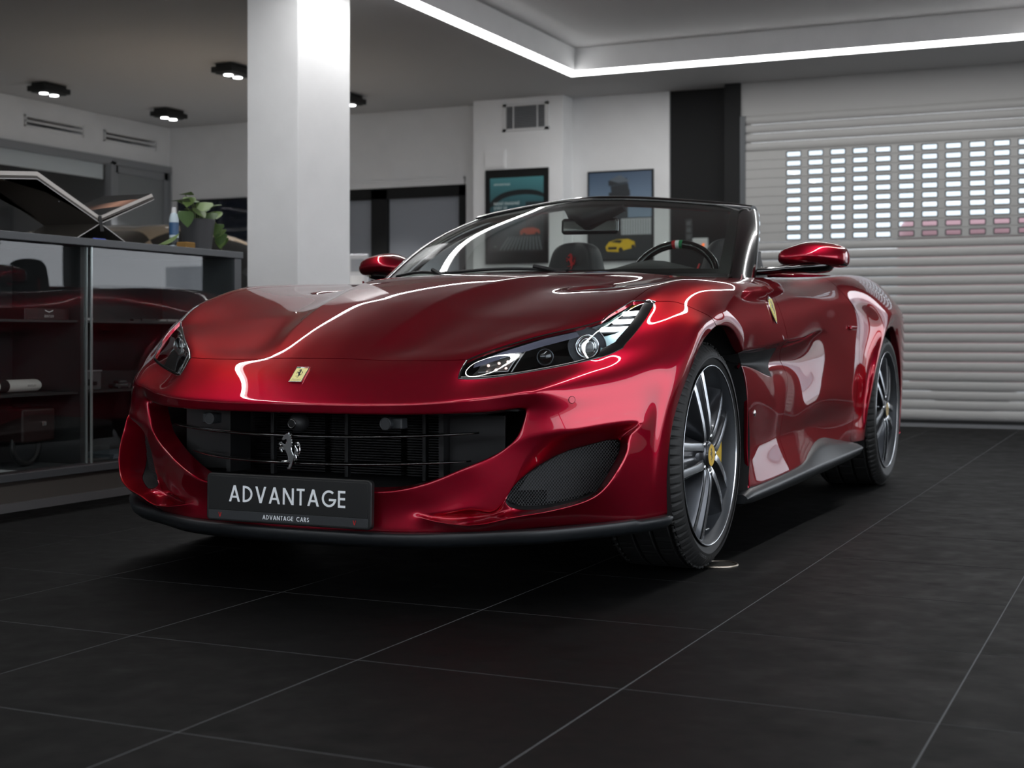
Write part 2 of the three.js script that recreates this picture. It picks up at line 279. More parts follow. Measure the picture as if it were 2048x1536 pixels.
  const b2 = c.V(.49, .207, .838), tip = c.V(.362, .226, .850);
  const o10 = c.V(.562, .256, .752), o11 = c.V(.628, .400, .728), v2 = c.V(.50, .243, .793), v1 = c.V(.43, .233, .826);
  const c2 = c.V(.52, .222, .750), c1 = c.V(.44, .213, .797);
  const I = R([[.675, .380, .640], [.735, .403, .585], [.775, .415, .545], [.803, .409, .522], [.797, .370, .530], [.777, .326, .545], [.757, .281, .578], [.725, .261, .630], [.67, .246, .684], [.615, .242, .730], [.573, .263, .750], [.602, .319, .722]]);
  c.F('bumper', K[0], K[1], o[0], Qm[1]); c.F('bumper', Qm[1], o[0], o[1], Qm[2]); c.F('bumper', Qm[2], o[1], o[2], Qm[3]);
  c.F('bumper', K[1], K[2], o11, o[0]);
  const h3 = c.V(.583, .328, .748), h4 = c.V(.513, .300, .788), h5 = c.V(.437, .276, .822), h6 = c.V(.357, .262, .852), h7 = c.V(.27, .240, .874), h8 = c.V(.14, .235, .890), h9 = c.V(0, .234, .895);
  c.F('bumper', K[2], K[3], h3, o11); c.F('bumper', K[3], K[4], h4, h3); c.F('bumper', K[4], K[5], h5, h4); c.F('bumper', K[5], K[6], h6, h5); c.F('bumper', K[6], K[7], h7, h6); c.F('bumper', K[7], K[8], h8, h7); c.F('bumper', K[8], K[9], h9, h8);
  c.F('bumper', o11, h3, o10); c.F('bumper', h3, h4, v2, o10); c.F('bumper', h4, h5, v1, v2); c.F('bumper', h5, h6, tip, v1);
  for (let i = 0; i < 9; i++) c.F('bumper', o[i], o[i + 1], I[i + 1], I[i]);
  c.F('bumper', o11, o[0], I[0], I[11]); c.F('bumper', o10, o11, I[11], I[10]);
  c.F('bumper', I[9], o[9], c2, I[10]); c.F('bumper', I[10], c2, v2, o10); c.F('bumper', o[9], b2, c1, c2); c.F('bumper', c2, c1, v1, v2); c.F('bumper', c1, b2, tip, v1);
  const Ii = I.map(i => { const p = c.v[i]; return c.V(p[0] - .025, p[1] + (.33 - p[1]) * .04, p[2] - .05); });
  for (let i = 0; i < 12; i++) c.F('intake', I[i], I[(i + 1) % 12], Ii[(i + 1) % 12], Ii[i]);
  c.crease(1.6, o[0], o[1], o[2]); c.crease(3, o[2], o[3], o[4], o[5], o[6], o[7], o[8], o[9], b2, tip); c.crease(2.3, tip, v1, v2, o10); c.crease(2, ...I, I[0]); c.crease(.8, o10, o11, o[0]);
  // outer end of the bumper, down to its lower edge
  const gq = R([[.882, .445, .462], [.876, .366, .480], [.868, .290, .488], [.860, .200, .470]]);
  c.F('bumper', Qm[3], Qm[4], gq[0], o[2]); c.F('bumper', Qm[4], Qm[5], r1[2], gq[0]); c.F('bumper', Qm[5], Qm[6], r0[2], r1[2]);
  c.F('bumper', o[2], gq[0], gq[1], o[4], o[3]); c.F('bumper', gq[0], r1[2], r1[3], gq[1]); c.F('bumper', r1[2], r0[2], r0[3], r1[3]);
  c.F('bumper', o[4], gq[1], gq[2], o[5]); c.F('bumper', gq[1], r1[3], r1[4], gq[2]); c.F('bumper', r1[3], r0[3], r0[4], r1[4]);
  const d = R([[.835, .198, .520], [.790, .198, .580], [.73, .196, .640], [.65, .193, .715], [.565, .187, .762], [.49, .183, .805], [.365, .180, .850], [.27, .180, .872], [.14, .179, .890], [0, .178, .896]]);
  c.F('bumper', o[5], gq[2], gq[3], d[0]); c.F('bumper', gq[2], r1[4], r1[5], gq[3]); c.F('bumper', r1[4], r0[4], r0[5], r1[5]);
  c.F('bumper', o[5], d[0], d[1], o[6]); c.F('bumper', o[6], d[1], d[2], o[7]); c.F('bumper', o[7], d[2], d[3], o[8]); c.F('bumper', o[8], d[3], d[4], o[9]); c.F('bumper', o[9], d[4], d[5], b2);
  c.F('bumper', b2, d[5], d[6], tip); c.F('bumper', tip, d[6], d[7], h7, h6); c.F('bumper', h7, d[7], d[8], h8); c.F('bumper', h8, d[8], d[9], h9);
  const dl = [r0[5], r1[5], gq[3], ...d], di = dl.map(i => { const p = c.v[i]; return c.V(Math.max(0, p[0] * .965), p[1] - .004, p[2] - .03); });
  c.strip('bumper', dl, di); c.crease(2, ...dl);
  // front wing: from the hood's side line over the crest to the arch
  const W = [[H[5][6], ...t0],
    [H[6][6], ...R([[.805, .858, .055], [.858, .845, .030], [.903, .812, .010], [.936, .772, -.010], [.9355, .7295, -.018]])],
    [H[7][6], ...R([[.797, .880, -.125], [.857, .868, -.130], [.908, .828, -.135], [.9385, .757, -.130], [.936, .713, -.114]])],
    [H[8][6], ...R([[.788, .892, -.390], [.852, .878, -.345], [.905, .838, -.290], [.938, .735, -.232], [.932, .652, -.233]])],
    [H[9][6], ...R([[.782, .899, -.650], [.853, .878, -.545], [.902, .832, -.490], [.928, .748, -.430], [.922, .657, -.430]])],
    R([[.775, .905, -.800], [.832, .888, -.765], [.880, .860, -.737], [.906, .814, -.742], [.919, .757, -.780], [.918, .684, -.853]])];
  for (let i = 0; i + 1 < W.length; i++) c.strip('fender', W[i], W[i + 1]);
  // flank rows from the scallop's crease down: [crease, under, deep, lower edge, mid, low crease, sill]
  const S = [
    [W[3][5], ...R([[.903, .641, -.246], [.838, .630, -.268], [.905, .607, -.304], [.906, .520, -.368], [.899, .340, -.398], [.906, .205, -.402]])],
    [W[4][5], ...R([[.893, .644, -.440], [.838, .606, -.460], [.899, .598, -.440], [.902, .510, -.480], [.893, .338, -.500], [.912, .205, -.500]])],
    [W[5][5], ...R([[.890, .662, -.880], [.862, .610, -.960], [.876, .548, -1.020], [.891, .450, -.915], [.889, .338, -.845], [.914, .214, -.900]])],
    R([[.905, .702, -1.210], [.886, .676, -1.220], [.871, .610, -1.240], [.874, .530, -1.240], [.881, .430, -1.200], [.878, .338, -1.170], [.905, .222, -1.150]]),
    R([[.899, .724, -1.580], [.895, .690, -1.590], [.889, .610, -1.610], [.888, .530, -1.610], [.888, .430, -1.600], [.872, .345, -1.550], [.882, .235, -1.520]]),
    R([[.904, .643, -2.180], [.903, .595, -2.184], [.901, .540, -2.184], [.897, .470, -2.175], [.892, .400, -2.158], [.887, .325, -2.130], [.884, .235, -2.110]]),
    R([[.957, .645, -2.347], [.951, .570, -2.290], [.945, .510, -2.262], [.937, .445, -2.246], [.928, .385, -2.238], [.916, .310, -2.240], [.904, .235, -2.254]]),
    R([[.954, .614, -2.380], [.948, .545, -2.330], [.941, .492, -2.306], [.933, .435, -2.290], [.924, .378, -2.281], [.912, .308, -2.284], [.901, .235, -2.298]])];
  // the step between wing and flank near the vent gets one more column
  const X2 = R([[.9185, .679, -.800], [.887, .656, -.815], [.860, .606, -.815], [.880, .557, -.770], [.893, .470, -.790], [.8895, .338, -.765], [.914, .211, -.795]]);
  const W55 = R([[.772, .904, -.776], [.820, .8905, -.736], [.874, .8645, -.690], [.905, .8185, -.680], [.9215, .7545, -.690]]);
  const X = R([[.9195, .669, -.640], [.889, .650, -.650], [.845, .604, -.665], [.890, .574, -.620], [.898, .490, -.660], [.890, .337, -.660], [.914, .208, -.660]]);
  const W45 = R([[.770, .903, -.752], [.808, .893, -.706], [.868, .869, -.645], [.904, .823, -.615], [.924, .752, -.605]]);
  c.f.splice(-5, 5); c.p.splice(-5, 5);
  c.strip('fender', W[4], [...W45, X[0]]); c.strip('fender', [...W45, X[0]], [...W55, X2[0]]); c.strip('fender', [...W55, X2[0]], W[5]);
  const cols = [S[0], S[1], X, X2, S[2], S[3], S[4], S[5], S[6], S[7]], pan = ['fender', 'fender', 'fender', 'fender', 'door', 'door', 'door', 'quarter', 'quarter'];
  for (let j = 0; j < 9; j++) for (let k = 0; k < 6; k++) {
    const vent = j < 3 && (k === 1 || k === 2);
    c.F(vent ? 'vent' : pan[j], cols[j][k], cols[j + 1][k], cols[j + 1][k + 1], cols[j][k + 1]);
  }
  c.crease(2.6, ...cols.slice(0, 6).map(q => q[0])); c.crease(1, cols[5][0], cols[6][0]); c.crease(2.4, ...cols.slice(0, 4).map(q => q[3])); c.crease(1.2, cols[3][3], cols[4][3]); c.crease(1.6, ...cols.slice(0, 7).map(q => q[5])); c.crease(2, ...cols.slice(0, 4).map(q => q[1])); c.crease(2, cols[3][1], cols[3][2], cols[3][3]);
  // door upper
  const D6 = [...R([[.790, .921, -1.200], [.842, .902, -1.180], [.890, .853, -1.120], [.907, .803, -1.125], [.910, .752, -1.150]]), S[3][0]];
  const D7 = [...R([[.795, .934, -1.550], [.850, .914, -1.540], [.896, .850, -1.490], [.903, .806, -1.510], [.902, .765, -1.540]]), S[4][0]];
  const D9 = [...R([[.805, .945, -1.800], [.856, .930, -1.800], [.897, .864, -1.925], [.903, .810, -2.110], [.905, .736, -2.175]]), S[5][0]];
  c.strip('door', W[5], D6); c.strip('door', D6, D7); c.strip('door', D7, D9);
  c.crease(1.3, W[5][2], D6[2], D7[2]); c.crease(.6, D7[2], D9[2]);
  // rear quarter over the arch, and the tail
  const A = (x0, x1, deg, ra, rb) => { const a = deg * Math.PI / 180; return [[x0, .3535 + ra * Math.sin(a), -2.67 + ra * Math.cos(a)], [x1, .3535 + rb * Math.sin(a), -2.67 + rb * Math.cos(a)]]; };
  const B1 = [...R([[.795, .963, -2.100], [.860, .956, -2.150], [.918, .895, -2.260], [.945, .825, -2.340], A(.960, .953, 62, .437, .39)[0]])], b1r = c.V(...A(.960, .954, 62, .437, .39)[1]);
  c.strip('quarter', D9, [...B1, S[6][0]]); c.F('quarter', S[6][0], B1[4], b1r, S[7][0]);
  const arcs = [[88, -2.62], [114, -2.90], [142, -3.12], [172, -3.26], [198, -3.30]], B = [[...B1, b1r]];
  const tops = [[[.780, .984, -2.58], [.852, .967, -2.62], [.921, .897, -2.65], [.962, .822, -2.66]], [[.750, .985, -3.0], [.832, .955, -2.98], [.905, .880, -2.97], [.952, .808, -2.94]],
    [[.72, .965, -3.30], [.80, .930, -3.27], [.870, .860, -3.24], [.922, .775, -3.20]], [[.70, .935, -3.47], [.77, .895, -3.45], [.835, .800, -3.42], [.885, .680, -3.38]], [[.62, .830, -3.58], [.72, .740, -3.56], [.800, .600, -3.52], [.860, .420, -3.46]]];
  arcs.forEach(([deg], j) => { const a = A(.966 - .012 * j, .955 - .01 * j, deg, .437, .39); B.push(R([...tops[j], ...a])); });
  for (let j = 0; j + 1 < B.length; j++) c.strip('quarter', B[j], B[j + 1]);
  // deck behind the seats and the tail panel
  const dk = [[[0, .985, -2.20], [.35, .985, -2.18], [.62, .975, -2.12]], [[0, 1.01, -2.62], [.35, 1.008, -2.61], [.62, .998, -2.60]], [[0, 1.005, -3.03], [.35, 1.003, -3.02], [.60, .996, -3.01]], [[0, .985, -3.36], [.35, .982, -3.345], [.58, .974, -3.32]], [[0, .965, -3.55], [.35, .960, -3.53], [.56, .948, -3.50]], [[0, .72, -3.64], [.35, .72, -3.625], [.53, .76, -3.60]]].map(R);
  dk.forEach((q, j) => { if (j) c.strip('deck', [...dk[j - 1], B[j - 1][0]], [...q, B[j][0]]); });
  const low = R([[0, .35, -3.60], [.35, .35, -3.58], [.53, .36, -3.57], [.70, .36, -3.54]]), l2b = c.V(.80, .30, -3.46);
  c.strip('tail', [...dk[5], B[5][0]], low); c.F('tail', B[5][0], B[5][1], B[5][2], low[3]); c.F('tail', B[5][2], B[5][3], l2b, low[3]); c.F('tail', B[5][3], B[5][4], B[5][5], l2b);
  // wheel arch edges and sill, folded inwards
  const archF = [W[3][5], W[2][5], W[1][5], t0[4], ray6[4], ray5[4], r0[0], r0[1], r0[2], r0[3], r0[4], r0[5]];
  const fold = (ids, panel, dx, dy = 0) => { const q = ids.map(i => { const p = c.v[i]; return c.V(p[0] - dx, p[1] + dy, p[2]); }); c.strip(panel, ids, q); c.crease(3, ...ids); };
  fold(archF.slice(0, 4), 'fender', .03); fold(archF.slice(3), 'bumper', .03);
  fold([S[7][6], S[7][5], S[7][4], S[7][3], S[7][2], S[7][1], S[7][0], b1r, ...B.slice(1).map(q => q[5])], 'quarter', .03);
  fold([S[0][3], S[0][4], S[0][5], S[0][6]], 'fender', .012);
  fold([S[0][6], S[1][6], X[6], X2[6], S[2][6]], 'fender', .02, -.006); fold([S[2][6], S[3][6], S[4][6], S[5][6]], 'door', .02, -.006); fold([S[5][6], S[6][6], S[7][6]], 'quarter', .02, -.006);
  c.names = { u, l, T, U, K, Ki, Ui, I, Ii, o, H, r0, d, W, D6, D7, D9, B, dk };
  return c;
}
// ---------------------------------------------------------------- the showroom
const YC = 2.844;
const wallN = tileNoise(6, 4, 21);
const plasterBump = noiseTexture(256, (u, v) => { const g = 110 + 60 * wallN(u, v, 4, 4) + 40 * wallN(u, v); return [g, g, g]; }, false);
const plasterTint = noiseTexture(256, (u, v) => { const g = 246 + 9 * wallN(u, v); return [g, g, g]; }, true);
R_.plaster = std({ name: 'white_plaster', color: 0xdedede, map: plasterTint, bumpMap: plasterBump, bumpScale: .0008, roughness: .85 });
R_.column = std({ name: 'column_white', color: 0xeeeeee, map: plasterTint, bumpMap: plasterBump, bumpScale: .0005, roughness: .7 });
R_.ceiling = std({ name: 'grey_ceiling', color: 0xb8b8b8, bumpMap: plasterBump, bumpScale: .0006, roughness: .9 });
R_.black = std({ name: 'black_panel', color: 0x0c0d0e, roughness: .85 });
R_.grey = std({ name: 'grey_lacquer', color: 0x4c4f52, roughness: .45 });
R_.alu = std({ name: 'grey_aluminium', color: 0x8b8d90, metalness: .3, roughness: .4 });
R_.shutter = std({ name: 'shutter_grey', color: 0x9f9e9c, roughness: .5 });
R_.pane = phy({ name: 'window_pane', color: 0xffffff, transmission: 1, thickness: 0, roughness: 0, ior: 1.45 });
R_.mullion = std({ name: 'dark_mullion', color: 0x202224, roughness: .5 });
// floor: grout bed with tiles laid on it
const tileTint = noiseTexture(512, (u, v) => { const a = gNoise(u, v, 1, 3), b = gNoise(v, u, 2, 5), h = hNoise(u, v, 2, 4), s = Math.max(0, a - .55) * 70 + Math.max(0, b - .6) * 60; const sp = Math.abs(Math.sin(Math.floor(u * 512) * 91.7 + Math.floor(v * 512) * 47.3) * 9871.3) % 1 > .9994 ? 60 : 0; const g = 26 + 10 * (a - .5) + 8 * (h - .5) + s * .55 + sp; return [g, g, g + 1]; }, true);
const tileRough = noiseTexture(256, (u, v) => { const g = 150 + 50 * gNoise(u, v, 2, 2) + 20 * hNoise(u, v); return [g, g, g]; }, false);
const tileBump = noiseTexture(256, (u, v) => { const g = 120 + 60 * hNoise(u, v, 2, 4) + 50 * gNoise(u, v, 1, 3); return [g, g, g]; }, false);
R_.tile = phy({ name: 'slate_tile', color: 0x313131, specularIntensity: .2, map: tileTint, roughnessMap: tileRough, bumpMap: tileBump, bumpScale: .0006, roughness: .85 });
R_.grout = std({ name: 'grout', color: 0x55575a, roughness: .9 });
const floor = struct('floor', bx(-7.6, -.12, -8.0, 4.6, -.0005, 9.2), R_.grout);
{ const a = .6058, b = .6166, x0 = -.656, z0 = 2.114, cells = [];
  for (let i = -11; i < 11; i++) for (let j = -12; j < 16; j++) { const x = x0 + i * a, z = z0 - j * b; if (x < -7.6 || x + a > 4.6 || z - b < -7.7 || z > 9.2) continue; const p = v3(x + a / 2, 0, z - b / 2), q = p.clone().project(camera), d = p.distanceTo(camera.position), vis = Math.abs(q.x) < 1.12 && Math.abs(q.y) < 1.15 && q.z < 1; cells.push([x, z, vis ? d : d + 100]); }
  cells.sort((m, n) => m[2] - n[2]);
  const g = .0018, variants = [...Array(8)].map((_, k) => { const t = new THREE.BoxGeometry(a - 2 * g, .010, b - 2 * g); const c = boxUV(t), uv = c.attributes.uv; for (let i = 0; i < uv.count; i++) { const u = uv.getX(i) * .9 + k * .37, v = uv.getY(i) * .9 + k * .61; uv.setXY(i, u, v); } c.translate(0, -.005, 0); return c; });
  const rest = [];
  cells.forEach(([x, z], k) => { const v = variants[Math.floor(rnd() * 8)]; if (k < 300) { const m = part('floor_tile', v, R_.tile, floor); m.position.set(x + a / 2, 0, z - b / 2); m.rotation.y = 0; } else rest.push(v.clone().translate(x + a / 2, 0, z - b / 2)); });
  if (rest.length) { const m = part('far_floor_tiles', merged(rest), R_.tile, floor); m.userData.kind = 'stuff'; } }
// ceiling with its raised field; the light line runs round the lower edge
const RX0 = -2.26, RX1 = 1.35, RZ0 = -6.70, RZ1 = 4.2, RY = 3.06;
struct('ceiling', merged([bx(-7.6, YC, -8.0, RX0, YC + .3, 9.2), bx(RX1, YC, -8.0, 4.6, YC + .3, 9.2), bx(RX0, YC, -8.0, RX1, YC + .3, RZ0), bx(RX0, YC, RZ1, RX1, YC + .3, 9.2)]), R_.ceiling);
struct('ceiling_field', bx(RX0 - .1, RY, RZ0 - .1, RX1 + .1, RY + .1, RZ1 + .1), R_.ceiling);
struct('trim_1', merged([bx(RX0 - .012, YC + .03, RZ0, RX0 + .004, RY, RZ1), bx(RX1 - .004, YC + .03, RZ0, RX1 + .012, RY, RZ1), bx(RX0, YC + .03, RZ0 - .012, RX1, RY, RZ0 + .004), bx(RX0, YC + .03, RZ1 - .004, RX1, RY, RZ1 + .012)]), R_.column);
{ const L = thing('ceiling_light_line', 'continuous white light line framing the raised ceiling field', 'ceiling light', [0, YC, 0]);
  const e = std({ name: 'led_line_glow', color: 0xffffff, emissive: 0xffffff, emissiveIntensity: 5 }), w = .052;
  const run = (x0, z0, x1, z1) => { part('light_strip', bx(x0, -.004, z0, x1, .032, z1), e, L); const W = x1 - x0, D = z1 - z0, l = new THREE.RectAreaLight(0xffffff, 28, W, D); l.position.set((x0 + x1) / 2, -.008, (z0 + z1) / 2); l.rotation.x = -Math.PI / 2; l.castShadow = true; L.add(l); };
  run(RX0 - w, RZ0 - w, RX0, RZ1 + w); run(RX1, RZ0 - w, RX1 + w, RZ1 + w); run(RX0, RZ0 - w, RX1, RZ0); run(RX0, RZ1, RX1, RZ1 + w); }
// walls
const VENTS = [[-7.532, -6.742], [-6.455, -5.685], [-5.35, -4.60]];
struct('wall_left', merged([bx(-7.6, 2.44, -8.0, -7.19, 2.602, 9.2), bx(-7.6, 2.678, -8.0, -7.19, YC, 9.2), ...[-8.0, ...VENTS.map(v => v[1] - .02)].map((a, i) => bx(-7.6, 2.602, a, -7.19, 2.678, i < 3 ? VENTS[i][0] + .02 : 9.2)), bx(-7.6, 0, -1.5, -7.19, 2.44, 9.2), bx(-7.6, 0, -8.0, -7.19, .05, -1.5), bx(-7.6, 0, -8.0, -7.19, 2.44, -7.80)]), R_.plaster);
struct('wall_back', merged([bx(-7.19, 2.18, -8.0, -3.60, YC, -7.75), bx(-7.19, 0, -8.0, -5.10, 2.18, -7.75), bx(-3.78, 0, -8.0, -3.60, 2.18, -7.75), bx(-2.714, 0, -8.0, -1.80, YC, -7.77)]), R_.plaster);
struct('wall_block', bx(-3.60, 0, -8.0, -2.714, YC, -7.545), R_.column);
struct('wall_panel', merged([bx(-1.80, 0, -8.0, -1.25, YC, -7.80), bx(-1.262, 0, -8.0, -1.127, YC, -7.63), bx(2.11, 0, -8.0, 2.63, YC, -7.63)]), R_.black);
struct('wall_front', merged([bx(-7.6, 2.62, 8.9, 4.6, YC, 9.2), bx(-7.6, 0, 8.9, -6.6, 2.62, 9.2), bx(-6.6, 0, 8.9, 4.2, 1.15, 9.2), bx(4.2, 0, 8.9, 4.6, 2.62, 9.2)]), R_.plaster);
struct('wall_right', merged([bx(4.3, 2.66, -8.0, 4.6, YC, 9.2), bx(4.3, 0, 7.0, 4.6, 2.66, 9.2), bx(4.3, 0, -4.2, 4.6, 2.66, -.85)]), R_.plaster);
struct('wall_shutter', merged([bx(-1.127, 2.54, -7.95, 2.11, YC, -7.66), bx(2.62, 2.66, -8.0, 4.6, YC, -7.66)]), R_.shutter);
struct('wall_column', bx(-2.891, 0, -3.594, -2.528, YC, -3.0, .006), R_.column);
// shop windows: right wall, front wall behind the camera and beside the shutter
function glazing(name, along, at, from, to, bars, y1 = 2.66, sill = 0) {
  const b = [], t = .035, seg = (p, w, y0, y) => (along === 'z' ? bx(at - .05, y0, p - w, at + .05, y, p + w) : bx(p - w, y0, at - .05, p + w, y, at + .05));
  const f = struct(name, merged([...bars.map(p => seg(p, t, sill, y1)), along === 'z' ? bx(at - .05, sill, from, at + .05, sill + .07, to) : bx(from, sill, at - .05, to, sill + .07, at + .05), along === 'z' ? bx(at - .05, y1 - .06, from, at + .05, y1, to) : bx(from, y1 - .06, at - .05, to, y1, at + .05)]), R_.mullion);
  for (let i = 0; i + 1 < bars.length; i++) { const p = bars[i] + t, q = bars[i + 1] - t; if (bars[i] === -4.2) continue; part('pane', along === 'z' ? new THREE.PlaneGeometry(q - p, y1 - .13).rotateY(-Math.PI / 2).translate(at, y1 / 2 + .005, (p + q) / 2) : new THREE.PlaneGeometry(q - p, y1 - sill - .13).translate((p + q) / 2, (y1 + sill) / 2 + .005, at), R_.pane, f); }
}
glazing('window_1', 'z', 4.35, -7.66, 7.0, [-7.62, -5.9, -4.2, -.85, 4.45, 6.96]);
glazing('window_2', 'x', 8.95, -6.6, 4.2, [-6.56, -4.4, -2.2, 0, 2.1, 4.16], 2.62, 1.15);
glazing('window_3', 'x', -7.72, 2.62, 4.3, [2.66, 4.28]);
// roller shutter
{ const S = thing('roller_shutter', 'grey roller shutter with rows of small clear windows beside the black wall panel', 'shutter', [0, 0, -7.65]);
  const X0 = -1.10, X1 = 2.08, pitch = .0768, y0 = .029, N = 33;
  const prof = y => { const p = []; for (let i = 0; i <= 10; i++) { const t = i / 10; p.push([y + .004 + t * (pitch - .008), .002 + .0105 * Math.sin(Math.PI * t) ** .7]); } return p; };
  const plain = (() => { const p = prof(0), rows = [X0, X1].map(x => [[x, .001, -.012], [x, .001, -.004], ...p.map(([y, z]) => [x, y, z]), [x, pitch - .001, -.004], [x, pitch - .001, -.012]]); return sheet(rows, false, true); })();
  const xs = []; for (let k = 0; k < 15; k++) xs.push(-.6695 + .18335 * k);
  const hole = (sh, x, w, h) => { const r = .012, q = new THREE.Path(); q.moveTo(x - w + r, -h); q.lineTo(x + w - r, -h); q.quadraticCurveTo(x + w, -h, x + w, -h + r); q.lineTo(x + w, h - r); q.quadraticCurveTo(x + w, h, x + w - r, h); q.lineTo(x - w + r, h); q.quadraticCurveTo(x - w, h, x - w, h - r); q.lineTo(x - w, -h + r); q.quadraticCurveTo(x - w, -h, x - w + r, -h); sh.holes.push(q); };
  const pierced = (() => { const s = poly([[X0, -pitch / 2 + .003], [X1, -pitch / 2 + .003], [X1, pitch / 2 - .003], [X0, pitch / 2 - .003]]); xs.forEach(x => hole(s, x, .062, .0235)); return merged([extrude(s, .012, .002, 2), bx(X0, -pitch / 2, -.010, X1, -pitch / 2 + .006, -.002)]); })();
  const rimG = (() => { const s = new THREE.Shape(), r = .012, w = .064, h = .0255; s.moveTo(-w + r, -h); s.lineTo(w - r, -h); s.quadraticCurveTo(w, -h, w, -h + r); s.lineTo(w, h - r); s.quadraticCurveTo(w, h, w - r, h); s.lineTo(-w + r, h); s.quadraticCurveTo(-w, h, -w, h - r); s.lineTo(-w, -h + r); s.quadraticCurveTo(-w, -h, -w + r, -h); const q = new THREE.Path(), a = .057, b = .0190, r2 = .007; q.moveTo(-a + r2, -b); q.lineTo(a - r2, -b); q.quadraticCurveTo(a, -b, a, -b + r2); q.lineTo(a, b - r2); q.quadraticCurveTo(a, b, a - r2, b); q.lineTo(-a + r2, b); q.quadraticCurveTo(-a, b, -a, b - r2); q.lineTo(-a, -b + r2); q.quadraticCurveTo(-a, -b, -a + r2, -b); s.holes.push(q); return extrude(s, .008, .001, 1); })();
  const acryl = phy({ name: 'grey_acrylic', color: 0xa6adb0, transmission: 1, thickness: 0, roughness: 0, ior: 1.45 }); const paneG = new THREE.PlaneGeometry(.118, .044), rimM = std({ name: 'window_rim', color: 0x3a3c3d, roughness: .5 });
  for (let i = 0; i < N; i++) {
    const yb = y0 + i * pitch, row = Math.round((2.2285 - (yb + pitch / 2)) / pitch), win = row >= 0 && row < 10;
    const s = part('slat', win ? pierced : plain, R_.shutter, S); s.position.y = win ? yb + pitch / 2 : yb;
    if (win) xs.forEach(x => { const r = part('window_rim', rimG, rimM, s); r.position.set(x, 0, .007); const p = part('window_pane', paneG, acryl, s); p.position.set(x, 0, .004); });
  }
  part('bottom_bar', bx(X0, .0, -.02, X1, .029, .012, .004), R_.black, S); part('guide_rail', bx(X0 - .03, 0, -.03, X0 + .02, 2.56, .02), R_.grey, S); part('guide_rail', bx(X1 - .02, 0, -.03, X1 + .03, 2.56, .02), R_.grey, S);
}
// ceiling spotlights, each a black box with two lamps
{ const lampM = std({ name: 'spot_lamp_glow', color: 0xffffff, emissive: 0xffffff, emissiveIntensity: 6 }), body = std({ name: 'spot_black', color: 0x101112, roughness: .5 });
  const spots = [[-6.50, -5.25, 'black twin ceiling spotlight nearest the left frame, above the office vents'], [-6.43, -6.77, 'black twin ceiling spotlight nearest the office corner'], [-4.57, -5.20, 'black twin ceiling spotlight touching the white column at its left'], [-4.45, -6.75, 'black twin ceiling spotlight mostly hidden behind the white column']];
  for (const [x, z, label] of spots) {
    const s = thing('ceiling_spotlight', label, 'spotlight', [x, YC, z], 0, 'twin spotlights under the grey ceiling');
    part('housing', merged([bx(-.075, -.085, -.13, .075, 0, .13, .004), bx(-.10, -.075, -.155, .10, -.03, .155, .004)]), body, s);
    for (const d of [-.062, .062]) { part('lamp', new THREE.CylinderGeometry(.036, .036, .008, 32).translate(0, -.087, d), lampM, s); const l = new THREE.SpotLight(0xffffff, 14, 0, .75, .6, 2); l.position.set(0, -.10, d); l.target.position.set(0, -3, d); l.castShadow = true; s.add(l, l.target); }
  } }
// office front in the left wall
{ const O = struct('window_4', merged([bx(-7.24, 2.37, -7.80, -7.16, 2.44, -1.5), bx(-7.24, 0, -6.89, -7.16, 2.40, -6.82), bx(-7.24, 0, -7.80, -7.16, 2.40, -7.72), bx(-7.24, 0, -4.4, -7.16, 2.40, -4.33), bx(-7.24, .05, -7.80, -7.16, .12, -1.5)]), R_.alu);
  part('pane', new THREE.PlaneGeometry(2.45, 2.28).rotateY(Math.PI / 2).translate(-7.20, 1.25, -5.61), R_.pane, O); part('pane', new THREE.PlaneGeometry(2.85, 2.28).rotateY(Math.PI / 2).translate(-7.20, 1.25, -2.9), R_.pane, O);
  const D = struct('door_2', merged([bx(-7.235, .05, -7.72, -7.185, 2.37, -7.66), bx(-7.235, .05, -6.95, -7.185, 2.37, -6.89), bx(-7.235, 2.30, -7.72, -7.185, 2.37, -6.89)]), R_.alu);
  part('pane', new THREE.PlaneGeometry(.72, 2.26).rotateY(Math.PI / 2).translate(-7.21, 1.18, -7.305), phy({ color: 0x8f9294, transmission: .35, thickness: 0, roughness: .6 }), D); part('door_handle', merged([bx(-7.185, 1.05, -7.67, -7.13, 1.07, -7.65), bx(-7.15, 1.03, -7.67, -7.13, 1.35, -7.65, .006)]), M.satinMetal, D);
  single('roller_blind', bx(-7.255, 2.225, -6.80, -7.245, 2.37, -4.42), std({ color: 0xb9c0c2, roughness: .8 }), 'pale roller blind half rolled up behind the office glass', 'blind');
  struct('wall_office', merged([bx(-9.8, 0, -8.0, -9.6, YC, -1.3), bx(-9.8, 0, -8.2, -7.6, YC, -8.0), bx(-9.8, 0, -1.5, -7.6, YC, -1.3), bx(-9.8, 2.70, -8.0, -7.6, YC, -1.3), bx(-9.8, -.12, -8.0, -7.6, 0, -1.3)]), std({ color: 0x6e6f70, roughness: .9 }));
  for (const [a, b, label] of [[-6.455, -5.685, 'double-slot air vent in the left wall, nearer the camera'], [-7.532, -6.742, 'double-slot air vent in the left wall, nearer the room corner'], [-5.35, -4.60, 'double-slot air vent cut by the left edge of the picture']]) {
    const V = thing('air_vent', label, 'air vent', [-7.19, 2.64, (a + b) / 2], 0, 'slot vents above the office glass'), w = (b - a) / 2;
    part('frame', merged([bx(0, .036, -w, .014, .052, w), bx(0, -.052, -w, .014, -.036, w), bx(0, -.008, -w, .014, .008, w), bx(0, -.052, -w, .014, .052, -w + .02), bx(0, -.052, w - .02, .014, .052, w)]), R_.plaster, V);
    part('duct_end', bx(-.40, -.04, -w + .02, -.39, .04, w - .02), R_.alu, V);
  } }
